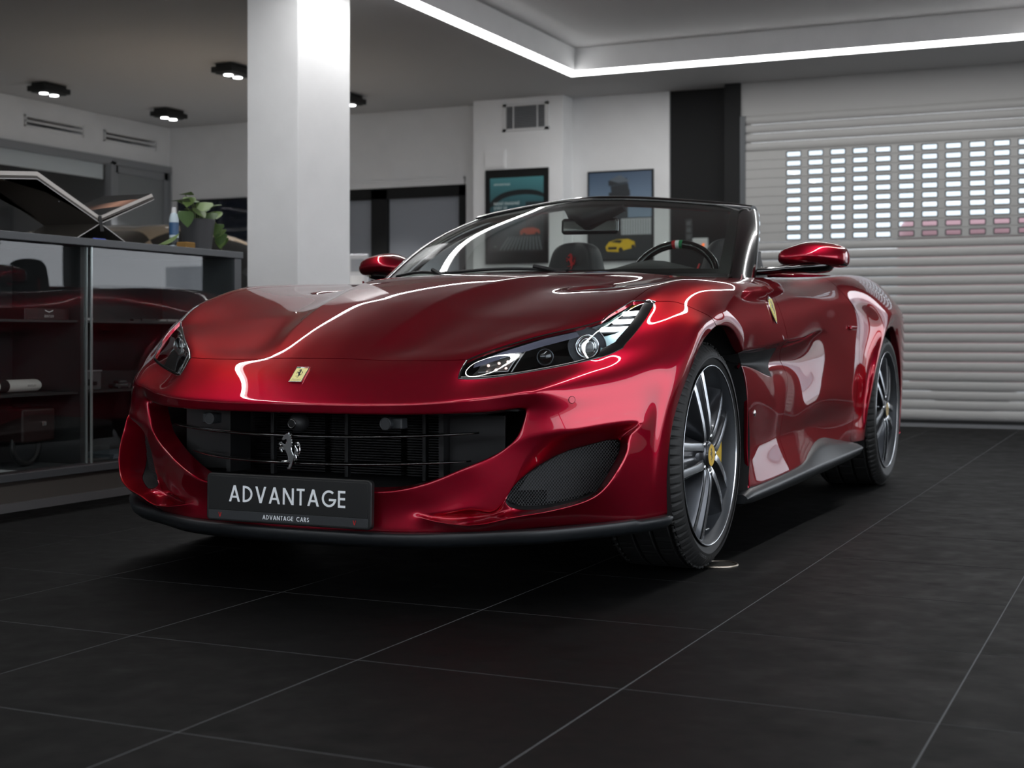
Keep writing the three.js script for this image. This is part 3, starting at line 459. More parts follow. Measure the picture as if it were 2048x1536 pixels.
// black double door with frosted panes
{ const D = struct('door_1', merged([bx(-5.10, 0, -7.84, -3.777, .12, -7.74), bx(-5.10, 2.01, -7.84, -3.777, 2.115, -7.74), bx(-3.845, 0, -7.84, -3.777, 2.1, -7.74), bx(-4.79, 0, -7.84, -4.615, 2.1, -7.74), bx(-5.10, 0, -7.84, -5.06, 2.1, -7.74)]), R_.black);
  const fr = phy({ name: 'frosted_glass', color: 0x9da1a8, transmission: .25, thickness: 0, roughness: .75 });
  part('pane', bx(-4.62, .12, -7.80, -3.84, 2.015, -7.79), fr, D); part('pane', bx(-5.06, .12, -7.80, -4.785, 2.015, -7.79), fr, D);
  part('door_handle', merged([bx(-4.60, .95, -7.74, -4.58, 1.25, -7.70, .004)]), M.satinMetal, D);
  struct('trim_2', merged([bx(-5.10, 2.115, -7.80, -3.79, 2.185, -7.735), bx(-5.10, 2.165, -7.80, -3.79, 2.185, -7.72)]), R_.plaster);
  struct('wall_passage', merged([bx(-5.4, 0, -9.6, -5.2, YC, -8.0), bx(-3.7, 0, -9.6, -3.5, YC, -8.0), bx(-5.4, 0, -9.8, -3.5, YC, -9.6), bx(-5.4, 2.6, -9.8, -3.5, YC, -8.0), bx(-5.4, -.12, -9.8, -3.5, 0, -8.0)]), R_.plaster);
  const ch = thing('desk_chair', 'dim rounded chair back seen blurred through the frosted door', 'chair', [-4.30, 0, -8.25]); part('chair_back', new RoundedBoxGeometry(.34, .5, .07, 4, .034).translate(0, 1.42, 0), M.leather, ch); part('chair_post', new THREE.CylinderGeometry(.03, .05, 1.2, 16).translate(0, .6, 0), M.leather, ch); part('chair_foot', new THREE.CylinderGeometry(.22, .24, .03, 28).translate(0, .015, 0), M.leather, ch); }
// grille, access panel and posters on the block and the white wall
{ const V = thing('wall_grille', 'square louvred ventilation grille high on the white wall block', 'air vent', [-3.075, 2.669, -7.545]);
  part('grille_frame', merged([bx(-.226, .10, 0, .226, .125, .012), bx(-.226, -.124, 0, .226, -.10, .012), bx(-.226, -.124, 0, -.19, .125, .012), bx(.19, -.124, 0, .226, .125, .012)]), R_.plaster, V);
  part('grille_back', bx(-.19, -.10, .001, .19, .10, .003), std({ color: 0x505152, roughness: .8 }), V);
  for (let i = 0; i < 13; i++) { const m = part('grille_slat', bx(-.188, -.0035, .003, .188, .0035, .010), R_.alu, V); m.position.y = -.09 + i * .015; }
  for (const x of [-.118, .118]) { const m = part('grille_bar', bx(-.005, -.10, .009, .005, .10, .013), R_.plaster, V); m.position.x = x; }
  single('access_panel', merged([bx(-.108, -.083, 0, .108, .083, .012, .002), bx(-.094, -.069, .010, .094, .069, .018, .002)]), R_.column, 'small flush white access panel below the wall grille', 'panel', [-3.379, 2.302, -7.545]);
}
const posterA = canvasTexture(640, 900, (x, w, h) => {
  const sky = x.createLinearGradient(0, 0, 0, h); sky.addColorStop(0, '#4d8f95'); sky.addColorStop(.45, '#274c52'); sky.addColorStop(1, '#15191b'); x.fillStyle = sky; x.fillRect(0, 0, w, h);
  x.fillStyle = '#10181a'; x.beginPath(); x.moveTo(0, 300); x.quadraticCurveTo(90, 170, 330, 150); x.quadraticCurveTo(560, 140, 640, 210); x.lineTo(640, 250); x.quadraticCurveTo(500, 200, 330, 215); x.quadraticCurveTo(130, 230, 60, 330); x.lineTo(0, 360); x.fill();
  x.fillStyle = '#1b2528'; x.fillRect(430, 300, 210, 330); for (let i = 0; i < 10; i++) { x.fillStyle = i % 2 ? '#26383b' : '#141b1d'; x.fillRect(440 + i * 20, 300, 12, 300); }
  x.fillStyle = '#b8492c'; x.beginPath(); x.moveTo(360, 655); x.lineTo(400, 620); x.lineTo(520, 612); x.lineTo(590, 640); x.lineTo(600, 690); x.lineTo(365, 700); x.fill(); x.fillStyle = '#151515'; x.beginPath(); x.arc(410, 695, 20, 0, 7); x.arc(560, 688, 20, 0, 7); x.fill();
  x.strokeStyle = '#8f979a'; x.lineWidth = 9; for (let i = 0; i < 12; i++) { x.beginPath(); x.moveTo(120 + i * 45, 880); x.lineTo(230 + i * 32, 720); x.stroke(); }
  x.fillStyle = '#c9d6d6'; x.font = 'bold 34px sans-serif'; x.fillText('ADVANTAGE', 44, 92); x.font = 'bold 46px sans-serif'; ['NENÍ SNADNÉ', 'STÁT SE', 'JEDNIČKOU'].forEach((t, i) => x.fillText(t, 44, 330 + i * 54)); x.font = '18px sans-serif'; x.fillText('1992', 44, 840); });
const posterB = canvasTexture(640, 820, (x, w, h) => {
  const sky = x.createLinearGradient(0, 0, 0, 420); sky.addColorStop(0, '#41546a'); sky.addColorStop(1, '#7f93a6'); x.fillStyle = sky; x.fillRect(0, 0, w, 430); x.fillStyle = '#1d2022'; x.fillRect(0, 430, w, 400);
  x.fillStyle = '#22262a'; x.fillRect(248, 200, 150, 250); for (const [px, py, pw, ph] of [[200, 70, 190, 50], [225, 120, 180, 60], [205, 180, 215, 60]]) { x.save(); x.translate(px + pw / 2, py + ph / 2); x.rotate(-.12); x.fillRect(-pw / 2, -ph / 2, pw, ph); x.restore(); }
  x.fillStyle = '#555e66'; x.beginPath(); x.moveTo(205, 75); x.lineTo(320, 28); x.lineTo(420, 95); x.lineTo(300, 105); x.fill(); x.fillStyle = '#3c444b'; for (let i = 0; i < 7; i++) x.fillRect(262 + i * 20, 250, 8, 190);
  x.fillStyle = '#b9bcbd'; x.fillRect(330, 440, 310, 150); x.fillStyle = '#6b7175'; for (let i = 0; i < 12; i++) x.fillRect(340 + i * 26, 448, 10, 138);
  x.fillStyle = '#24282a'; x.fillRect(0, 590, w, 230); x.fillStyle = '#d8b216'; x.beginPath(); x.moveTo(170, 700); x.lineTo(205, 655); x.lineTo(280, 632); x.lineTo(400, 628); x.lineTo(465, 655); x.lineTo(472, 705); x.lineTo(300, 748); x.lineTo(185, 742); x.fill(); x.fillStyle = '#111'; x.fillRect(195, 700, 90, 26); x.beginPath(); x.moveTo(225, 655); x.lineTo(285, 636); x.lineTo(345, 640); x.lineTo(320, 668); x.fill(); x.beginPath(); x.arc(325, 728, 22, 0, 7); x.arc(450, 700, 17, 0, 7); x.fill(); });
{ const fr = (name, label, w, h, pos, tex, inset, frame) => { const p = thing(name, label, 'poster', pos); part('frame', merged([bx(-w, -h, 0, w, h, .018, .003)]), frame, p); const q = new THREE.PlaneGeometry(2 * (w - inset[0]), 2 * h - inset[1] - inset[2]).translate(0, (inset[2] - inset[1]) / 2, .019); part('print', q, phy({ map: tex, roughness: .4, clearcoat: .6, clearcoatRoughness: .15 }), p); const s = part('frame_lip', merged([bx(-w, h - .012, .016, w, h, .026), bx(-w, -h, .016, w, -h + .012, .026), bx(-w, -h, .016, -w + .012, h, .026), bx(w - .012, -h, .016, w, h, .026)]), frame, p); return p; };
  fr('framed_poster', 'black-framed poster with white slogan text on the wall block', .309, .427, [-3.158, 1.776, -7.545], posterA, [.045, .075, .11], R_.black);
  fr('framed_poster', 'poster of a dark tower above a yellow car on the white wall', .309, .402, [-2.250, 1.768, -7.77], posterB, [.012, .012, .012], R_.black);
  const t = thing('wall_screen', 'dark wide wall screen at the far left beside the column', 'screen', [-6.45, 1.87, -7.75]); part('screen_frame', bx(-.62, -.22, 0, .62, .22, .03, .006), R_.black, t); part('screen_glass', bx(-.60, -.20, .028, .60, .20, .033), phy({ color: 0x0b1220, roughness: .15, clearcoat: 1 }), t);
  const wc = thing('wall_control', 'small white wall control box with an orange lamp on the black panel', 'control box', [-1.52, 1.50, -7.80]); part('control_case', bx(-.07, -.05, 0, .07, .05, .03, .006), std({ color: 0xc9c9c9, roughness: .5 }), wc); part('control_lamp_light', new THREE.CylinderGeometry(.012, .012, .008, 20).rotateX(Math.PI / 2).translate(.03, -.01, .033), std({ color: 0xff8030, emissive: 0xff6a20, emissiveIntensity: .8 }), wc);
  const sw = thing('wall_switches', 'pale strip of three wall switches on the black panel', 'switch', [-1.630, 1.62, -7.80]); for (let i = 0; i < 3; i++) { const q = part('switch', merged([bx(-.022, -.022, 0, .022, .022, .010, .003)]), std({ color: 0x4a4c4e, roughness: .5 }), sw); q.position.y = .06 - i * .06; }
  part('switch_plate', bx(-.032, -.10, -.001, .032, .10, .004, .002), std({ color: 0x2f3133, roughness: .5 }), sw);
}
// ---------------------------------------------------------------- the sports car
const CAR = thing('sports_car', 'red convertible sports car with its roof down, parked on the dark tiles', 'car', [0, 0, 0], -0.0082);
const cage = bodyCage();
const skin = subdivide(cage, 4, 8);
{ // dished air outlets in the hood
  for (const p of skin.v) { const ax = Math.abs(p[0]), dx = ax - .488 - (p[2] + .06) * -.12, dz = p[2] + .06, r2 = (dx / .055) ** 2 + (dz / .15) ** 2; if (r2 < 1 && p[1] > .8) p[1] -= .020 * (1 - r2) ** 2; }
}
const SN = vertexNormals(skin);
const nameOf = {};
{ // headlight covers: the black border becomes a part of its own
  const pt = i => cage.v[i], seg = (p, a, b) => { const d = [0, 1, 2].map(k => b[k] - a[k]), t = Math.max(0, Math.min(1, ((p[0] - a[0]) * d[0] + (p[1] - a[1]) * d[1] + (p[2] - a[2]) * d[2]) / (d[0] ** 2 + d[1] ** 2 + d[2] ** 2))); return Math.hypot(...[0, 1, 2].map(k => p[k] - a[k] - t * d[k])); };
  const { u, l } = cage.names, want = i => WANT[i], near = (p, ids) => { let m = 9; for (let i = 0; i + 1 < ids.length; i++) m = Math.min(m, seg(p, want(ids[i]), want(ids[i + 1]))); return m; };
  const WANT = bodyCage().v;
  skin.f.forEach((a, k) => {
    const q = skin.p[k], c = [0, 1, 2].map(j => (skin.v[a[0]][j] + skin.v[a[2]][j]) / 2); c[0] = Math.abs(c[0]);
    if (q.startsWith('hood')) { const dx = c[0] - .488 + (c[2] + .06) * .12, dz = c[2] + .06; if ((dx / .022) ** 2 + ((dz - .02) / .075) ** 2 < 1) skin.p[k] = 'hoodvent|' + q[9 - 4]; }
  });
}
function lensBand(s) {                                // smooth black border lying on the headlight cover
  const E = new Map(); skin.f.forEach((a, k) => { if (skin.p[k] !== 'lens|' + s) return; for (let i = 0; i < 4; i++) { const e = ek(a[i], a[(i + 1) % 4]); if (E.has(e)) E.delete(e); else E.set(e, [a[i], a[(i + 1) % 4]]); } });
  const nx = new Map([...E.values()]), loop = [[...nx.keys()][0]]; while (loop.length < nx.size) loop.push(nx.get(loop[loop.length - 1]));
  const V = bodyCage().v, { u, l } = cage.names, sd = (p, a, b) => { const d = [0, 1, 2].map(k => b[k] - a[k]), t = Math.max(0, Math.min(1, ((p[0] - a[0]) * d[0] + (p[1] - a[1]) * d[1] + (p[2] - a[2]) * d[2]) / (d[0] ** 2 + d[1] ** 2 + d[2] ** 2))); return Math.hypot(...[0, 1, 2].map(k => p[k] - a[k] - t * d[k])); };
  const near = (p, ids) => Math.min(...ids.slice(1).map((b, i) => sd(p, V[ids[i]], V[b])));
  const n = loop.length; let w = loop.map(i => { const p = skin.v[i].slice(); p[0] = Math.abs(p[0]); const c = [[near(p, u), .0055], [near(p, [u[0], l[0]]), .006], [near(p, l.slice(0, 5)), .0075], [near(p, l.slice(4)), .026], [near(p, [u[5], l[7]]), .012]].sort((a, b) => a[0] - b[0]); return c[0][1]; });
  for (let it = 0; it < 10; it++) w = w.map((x, i) => (w[(i + n - 1) % n] + 2 * x + w[(i + 1) % n]) / 4);
  const cen = [0, 1, 2].map(k => loop.reduce((a, i) => a + skin.v[i][k], 0) / n), rows = [[], [], []];
  loop.forEach((i, j) => { const A = v3(...skin.v[loop[(j + n - 2) % n]]), B = v3(...skin.v[loop[(j + 2) % n]]), N = v3(...SN[i]), t = B.sub(A).normalize(), d = N.clone().cross(t).normalize(), P = v3(...skin.v[i]); const put = (o, h) => { const q = P.clone().addScaledVector(d, o).addScaledVector(N, h); return [q.x, q.y, q.z]; }; rows[0].push(put(0, -.004)); rows[1].push(put(.0004, .0006)); rows[2].push(put(w[j], .0009)); });
  return sheet(rows, true, true);
}
const both = k => p => p.startsWith(k + '|'), side = (k, s) => p => p === k + '|' + s;
const hood = part('hood', panelGeometry(skin, SN, both('hood')), M.paint, CAR);
const bumper = part('front_bumper', panelGeometry(skin, SN, both('bumper')), M.paint, CAR);
part('rear_deck', panelGeometry(skin, SN, both('deck')), M.paint, CAR);
part('rear_bumper', panelGeometry(skin, SN, both('tail')), M.paint, CAR);

for (const s of ['L', 'R']) {
  part('hood_vent', panelGeometry(skin, SN, side('hoodvent', s), 0, .004), M.gloss, hood);
  const f = part('front_fender', panelGeometry(skin, SN, side('fender', s)), M.paint, CAR);
  part('fender_vent', panelGeometry(skin, SN, side('vent', s), 0, 0), M.plastic, f);
  part('door', panelGeometry(skin, SN, side('door', s)), M.paint, CAR);
  part('rear_fender', panelGeometry(skin, SN, side('quarter', s)), M.paint, CAR);
  part('intake_duct', panelGeometry(skin, SN, side('intake', s), 0, 0), M.plastic, bumper);
}
const LR = [[1, g => g], [-1, mirrorX]];
// under-body, arch liners, chin spoiler, side skirts
part('underbody', merged([bx(-.80, .13, -2.2, .80, .17, -.45), bx(-.50, .14, -3.4, .50, .19, .45), bx(-.36, .145, .40, .36, .26, .78), bx(-.55, .2, -3.3, .55, .55, .40)]), M.dark, CAR);
for (const [s, mir] of LR) {
  for (const [z, y] of [[0, .34], [-2.67, .3535]]) {
    const ring = x => { const a = []; for (let i = 0; i <= 40; i++) { const t = (-22 + 224 * i / 40) * Math.PI / 180; a.push([x, y + .405 * Math.sin(t), z + .405 * Math.cos(t)]); } return a; };
    const g = merged([sheet([ring(.905), ring(.58)]), sheet([ring(.58), ring(.58).map(p => [.58, y + (p[1] - y) * .05, z + (p[2] - z) * .05])])]);
    part('arch_liner', mir(g), M.dark, CAR);
  }
  const sec = (z, xo, yo, yb, xi, yi) => [[xi, yi, z], [(xi + xo) / 2, (yi + yo) / 2 + .004, z], [xo - .006, yo + .001, z], [xo, yo - .006, z], [xo - .004, (yo + yb) / 2, z], [xo - .012, yb, z], [xi - .06, yb - .005, z], [xi - .06, yi - .03, z]];
  const S = [[-.335, .918, .180, .158, .885, .186], [-.395, .928, .189, .156, .893, .205], [-.70, .930, .193, .158, .895, .213], [-1.05, .932, .201, .163, .893, .222], [-1.20, .933, .205, .166, .885, .238], [-1.33, .935, .208, .169, .876, .268], [-1.45, .938, .211, .172, .872, .289], [-1.60, .942, .215, .177, .880, .290], [-1.85, .950, .222, .187, .892, .262], [-2.00, .955, .226, .196, .896, .246], [-2.03, .950, .226, .200, .896, .240]].map(a => sec(...a));
  part('side_skirt', mir(loft(S, true)), M.lipPlastic, CAR);
}
{ const plan = [[-.900, .365], [-.908, .395], [-.872, .487], [-.805, .595], [-.66, .742], [-.53, .800], [-.39, .868], [-.27, .893], [-.14, .912], [0, .917]];
  const P = [...plan, ...plan.slice(0, -1).reverse().map(([x, z]) => [-x, z])], C = spl(P.map(([x, z]) => [x, 0, z]), 120);
  const rows = C.map(([x, , z], i) => { const a = C[Math.max(0, i - 1)], b = C[Math.min(120, i + 1)], tx = b[0] - a[0], tz = b[2] - a[2], L = Math.hypot(tx, tz), nx = -tz / L, nz = tx / L, q = (o, y) => [x - nx * o, y + .028 * Math.max(0, (Math.abs(x) - .3) / .6) ** 1.5, z - nz * o]; const r = (o, y) => q(o * -1, y); const top = Math.abs(x) > .86 ? .176 : .181; return [r(-.07, top - .002), r(-.018, top), r(-.004, top - .001), r(.002, top - .007), r(-.001, .160), r(-.006, .150), r(-.02, .139), r(-.10, .134)]; });
  part('chin_spoiler', loft(rows), M.lipPlastic, CAR); }
// grille: backing, core, louvres, struts, side blanks
{ const g = group('grille', CAR);
  part('backing', merged([bx(-.60, .17, .43, .60, .53, .45), bx(-.30, .275, .44, .30, .285, .80), bx(-.60, .24, .44, .60, .275, .60), bx(-.60, .50, .44, .60, .505, .74)]), M.plastic, g);
  const fins = []; for (let i = 0; i < 26; i++) for (const [a, b] of [[-.40, -.14], [-.12, .12], [.14, .40]]) fins.push(bx(a, .292 + i * .0076, .47, b, .295 + i * .0076, .510));
  const core = part('radiator_core', merged(fins), M.plastic, g); core.userData.kind = 'stuff';
  for (const y0 of [0, 1]) {
    const e = y0 ? [.450, .362, .742] : [.492, .441, .778], c = y0 ? .354 : .4275, zc = .893, L = 48, rows = [];
    for (let i = 0; i <= L; i++) { const t = -1 + 2 * i / L, x = e[0] * t, a = Math.abs(t), y = c + (e[1] - c) * a ** 2.4, z = zc + (e[2] - zc) * a ** 2.2, h = .0032 * (1 - .5 * a ** 8); rows.push([[x, y + h, z - .004], [x, y, z], [x, y - h, z - .004], [x, y - h * 1.6, z - .03], [x, y + h * 1.6, z - .03]]); }
    part('louvre', loft(rows, true), M.gloss, g);
  }
  for (const s of [-1, 1]) {
    part('side_blank', bx(Math.min(s * .36, s * .53), .305, .660, Math.max(s * .36, s * .53), .484, .667, .002), M.plastic, g);
    part('side_baffle', bx(Math.min(s * .345, s * .36), .30, .60, Math.max(s * .345, s * .36), .488, .70), M.plastic, g);
    part('strut', merged([bx(s * .255 - .006, .29, .60, s * .255 + .006, .49, .62, .003)]), M.plastic, g);
    const b = part('sensor', merged([bx(s * .300 - .022, .452, .83, s * .300 + .022, .482, .865, .005), new THREE.CylinderGeometry(.0155, .0155, .03, 28).rotateX(Math.PI / 2).translate(s * .283, .467, .868), new THREE.TorusGeometry(.0155, .0015, 8, 28).translate(s * .283, .467, .883)]), std({ color: 0x1c1f22, roughness: .55 }), g);
    b.name = 'parking_sensor';
  }
  part('strut', bx(-.006, .29, .60, .006, .49, .62, .003), M.plastic, g);
  const cam = part('camera_pod', new THREE.SphereGeometry(.026, 28, 20).scale(1, 1, 1.3).translate(.004, .462, .868), M.plastic, g);
  part('camera_eye', merged([new THREE.CylinderGeometry(.010, .012, .012, 24).rotateX(Math.PI / 2).translate(.004, .461, .898), new THREE.TorusGeometry(.011, .0025, 8, 24).translate(.004, .461, .902)]), M.gloss, cam);
  // chrome horse on the louvres
  const hs = extrude(poly(HORSE), .03, .018, 5); hs.scale(.096, .096, .16); hs.translate(.002, .3885, .905);
  part('horse_emblem', hs, M.chrome, g);
}
// side intake meshes
for (const [s, mir] of LR) {
  const I = cage.names.I.map(i => bodyCage().v[i]), c = [0, 1, 2].map(k => I.reduce((a, p) => a + p[k], 0) / 12), wires = [], n = v3(.55, .05, .8).normalize();
  const ux = v3(0, 1, 0).cross(n).normalize(), uy = n.clone().cross(ux), P2 = I.map(p => { const d = v3(p[0] - c[0], p[1] - c[1], p[2] - c[2]); return [d.dot(ux), d.dot(uy)]; });
  const inside = (x, y) => { let k = false; for (let i = 0, j = 11; i < 12; j = i++) if ((P2[i][1] > y) !== (P2[j][1] > y) && x < (P2[j][0] - P2[i][0]) * (y - P2[i][1]) / (P2[j][1] - P2[i][1]) + P2[i][0]) k = !k; return k; };
  const w = .0009, seg = (a, b) => { const A = v3(...c).addScaledVector(ux, a[0]).addScaledVector(uy, a[1]).addScaledVector(n, -.022), B = v3(...c).addScaledVector(ux, b[0]).addScaledVector(uy, b[1]).addScaledVector(n, -.022), d = B.clone().sub(A), L = d.length(), g = new THREE.BoxGeometry(w, w, L); g.lookAt(d); g.translate((A.x + B.x) / 2, (A.y + B.y) / 2, (A.z + B.z) / 2); return g; };
  const st = .0082; for (let i = -30; i < 30; i++) for (let j = -30; j < 30; j++) { const x = i * st + (j % 2) * st / 2, y = j * st * .62, x1 = x + st / 2, x2 = x - st / 2, y1 = y + st * .62; if (inside(x, y)) { wires.push(seg([x, y], [x1, y1]), seg([x, y], [x2, y1])); } }
  const m = part('intake_mesh', mir(merged(wires)), std({ name: 'mesh_wire', color: 0x303336, roughness: .45 }), bumper); m.userData.kind = 'stuff';
  const back = sheet([I.map(p => [p[0] - .045, p[1], p[2] - .15]), I.map(() => [c[0] - .045, c[1], c[2] - .15])], true);
  part('intake_backing', mir(merged([back, sheet([I.map(p => [p[0] - .02, p[1], p[2] - .04]), I.map(p => [p[0] - .045, p[1], p[2] - .15])], true)])), M.plastic, bumper);
}
// number plate holder
{ const p = group('number_plate', CAR); p.position.set(0, .2555, .918); p.rotation.x = -.02;
  const rr = (w, h, r) => { const s = new THREE.Shape(); s.moveTo(-w + r, -h); s.lineTo(w - r, -h); s.quadraticCurveTo(w, -h, w, -h + r); s.lineTo(w, h - r); s.quadraticCurveTo(w, h, w - r, h); s.lineTo(-w + r, h); s.quadraticCurveTo(-w, h, -w, h - r); s.lineTo(-w, -h + r); s.quadraticCurveTo(-w, -h, -w + r, -h); return s; };
  part('plate_frame', extrude(rr(.260, .0625, .012), .012, .003).translate(0, 0, -.012), M.plateFrame, p);
  part('plate_face', extrude(rr(.252, .0455, .004), .0015, .0008).translate(0, .0115, .0025), M.plate, p);
  part('plate_band', extrude(rr(.254, .0115, .003), .0022, .0008).translate(0, -.0475, .003), M.plateBand, p);
  const word = (txt, h, y, z, mat, name, track) => { const L = strokes(txt, h, track); L.geo.translate(-L.w / 2, y, z); part(name, L.geo, mat, p); };
  word('ADVANTAGE', .0445, -.0105, .0052, M.letter, 'large_lettering', .013); word('ADVANTAGE CARS', .0118, -.0535, .0064, M.letter, 'small_lettering', .0034);
  for (const s of [-1, 1]) { const V = strokes('V', .0125, 0); V.geo.translate(-V.w / 2 + s * .215, -.054, .0064); part('red_mark', V.geo, M.redTrim, p); }
}
function strokes(txt, h, track) {                     // geometric capitals drawn as flat bars and arcs
  const t = .135, gs = []; let x = 0;
  const bar = (a, b, w = t) => { const dx = b[0] - a[0], dy = b[1] - a[1], L = Math.hypot(dx, dy), nx = -dy / L * w / 2, ny = dx / L * w / 2; return poly([[a[0] + nx, a[1] + ny], [a[0] - nx, a[1] - ny], [b[0] - nx, b[1] - ny], [b[0] + nx, b[1] + ny]]); };
  const slant = (x0, y0, x1, y1, w = t * 1.12) => poly([[x0 - w / 2, y0], [x0 + w / 2, y0], [x1 + w / 2, y1], [x1 - w / 2, y1]]);
  const arc = (cx, cy, rx, ry, a0, a1, w = t) => { const q = [], n = 22; for (let i = 0; i <= n; i++) { const a = a0 + (a1 - a0) * i / n; q.push([cx + rx * Math.cos(a), cy + ry * Math.sin(a)]); } for (let i = n; i >= 0; i--) { const a = a0 + (a1 - a0) * i / n; q.push([cx + (rx - w) * Math.cos(a), cy + (ry - w) * Math.sin(a)]); } return poly(q); };
  const PI = Math.PI, G = {
    A: [.80, () => [slant(.07, 0, .40, 1), slant(.73, 0, .40, 1), bar([.2, .30], [.6, .30], t * .9)]],
    D: [.72, () => [bar([t / 2, 0], [t / 2, 1]), arc(t, .5, .58, .5, -PI / 2, PI / 2)]],
    V: [.78, () => [slant(.39, 0, .07, 1), slant(.39, 0, .71, 1)]],
    N: [.78, () => [bar([t / 2, 0], [t / 2, 1]), bar([.78 - t / 2, 0], [.78 - t / 2, 1]), slant(.70, 0, .08, 1)]],
    T: [.56, () => [bar([.28, 0], [.28, 1]), bar([0, 1 - t / 2], [.56, 1 - t / 2])]],
    G: [.92, () => [arc(.5, .5, .5, .5, PI * .27, PI * 2), bar([.5, .5 - t / 2], [1.0, .5 - t / 2])]],
    E: [.50, () => [bar([t / 2, 0], [t / 2, 1]), bar([0, t / 2], [.5, t / 2]), bar([0, .52], [.48, .52]), bar([0, 1 - t / 2], [.5, 1 - t / 2])]],
    C: [.82, () => [arc(.5, .5, .5, .5, PI * .28, PI * 1.72)]],
    R: [.58, () => [bar([t / 2, 0], [t / 2, 1]), arc(.24, .74, .26, .26, -PI / 2, PI / 2), bar([0, .48 + t / 2], [.26, .48 + t / 2]), bar([0, 1 - t / 2], [.26, 1 - t / 2]), slant(.50, 0, .26, .5)]],
    S: [.54, () => [arc(.27, .74, .25, .26, PI * .12, PI * 1.45), arc(.27, .26, .27, .26, -PI * .9, PI * .5)]],
  };
  for (const ch of txt) { if (ch === ' ') { x += .4 * h + track; continue; } const [w, f] = G[ch]; f().forEach((s, q) => { const g = extrude(s, .0006 + .00012 * q); g.scale(h, h, 1); g.translate(x, 0, 0); gs.push(g); }); x += w * h + track * .72; }
  return { geo: merged(gs), w: x - track * .72 };
}
// badges
const badgeTex = canvasTexture(256, 360, (x, w, h) => { x.fillStyle = '#f4e9a0'; x.fillRect(0, 0, w, h); x.fillStyle = '#2d7a50'; x.fillRect(0, 0, w / 3, 26); x.fillStyle = '#f2f2f2'; x.fillRect(w / 3, 0, w / 3, 26); x.fillStyle = '#b03038'; x.fillRect(2 * w / 3, 0, w / 3, 26); x.fillStyle = '#101820'; x.beginPath(); HORSE.forEach((p, i) => { const X = 128 + p[0] * 215, Y = 165 - p[1] * 230; i ? x.lineTo(X, Y) : x.moveTo(X, Y); }); x.fill(); x.fillStyle = '#7a7350'; x.font = 'italic 62px serif'; x.textAlign = 'center'; x.fillText('Ferrari', 128, 342); });
const shieldTex = canvasTexture(256, 340, (x, w, h) => { x.fillStyle = '#f0dc58'; x.fillRect(0, 0, w, h); x.fillStyle = '#2d7a50'; x.fillRect(0, 0, w / 3, 24); x.fillStyle = '#f2f2f2'; x.fillRect(w / 3, 0, w / 3, 24); x.fillStyle = '#b03038'; x.fillRect(2 * w / 3, 0, w / 3, 24); x.fillStyle = '#101010'; x.beginPath(); HORSE.forEach((p, i) => { const X = 128 + p[0] * 230, Y = 160 - p[1] * 235; i ? x.lineTo(X, Y) : x.moveTo(X, Y); }); x.fill(); });
const flatUV = (g, w, h) => { const p = g.attributes.position, uv = new Float32Array(p.count * 2); for (let i = 0; i < p.count; i++) { uv[i * 2] = p.getX(i) / w + .5; uv[i * 2 + 1] = p.getY(i) / h + .5; } g.setAttribute('uv', new THREE.BufferAttribute(uv, 2)); return g; };
function nearestOnSkin(x, y, z) { let b = 0, m = 9; for (let i = 0; i < skin.v.length; i++) { const p = skin.v[i], d = (p[0] - x) ** 2 + (p[1] - y) ** 2 + (p[2] - z) ** 2; if (d < m) { m = d; b = i; } } return [skin.v[b], SN[b]]; }
function onSkin(name, x, y, z, upHint, parent = CAR, lift = .0005) { const [p, n] = nearestOnSkin(x, y, z), N = v3(...n), up = upHint.clone().addScaledVector(N, -upHint.dot(N)).normalize(), right = up.clone().cross(N), g = group(name, parent); g.matrixAutoUpdate = true; g.quaternion.setFromRotationMatrix(new THREE.Matrix4().makeBasis(right, up, N)); g.position.set(p[0] + n[0] * lift, p[1] + n[1] * lift, p[2] + n[2] * lift); return g; }
{ const b = onSkin('nose_badge', 0, .588, .858, v3(0, 1, 0));
  part('badge_rim', extrude(poly([[-.020, -.028], [.020, -.028], [.020, .028], [-.020, .028]]), .002, .0012), M.chrome, b);
  part('badge_face', flatUV(extrude(poly([[-.0185, -.0265], [.0185, -.0265], [.0185, .0265], [-.0185, .0265]]), .0006).translate(0, 0, .0032), .037, .053), std({ map: badgeTex, roughness: .3 }), b); }
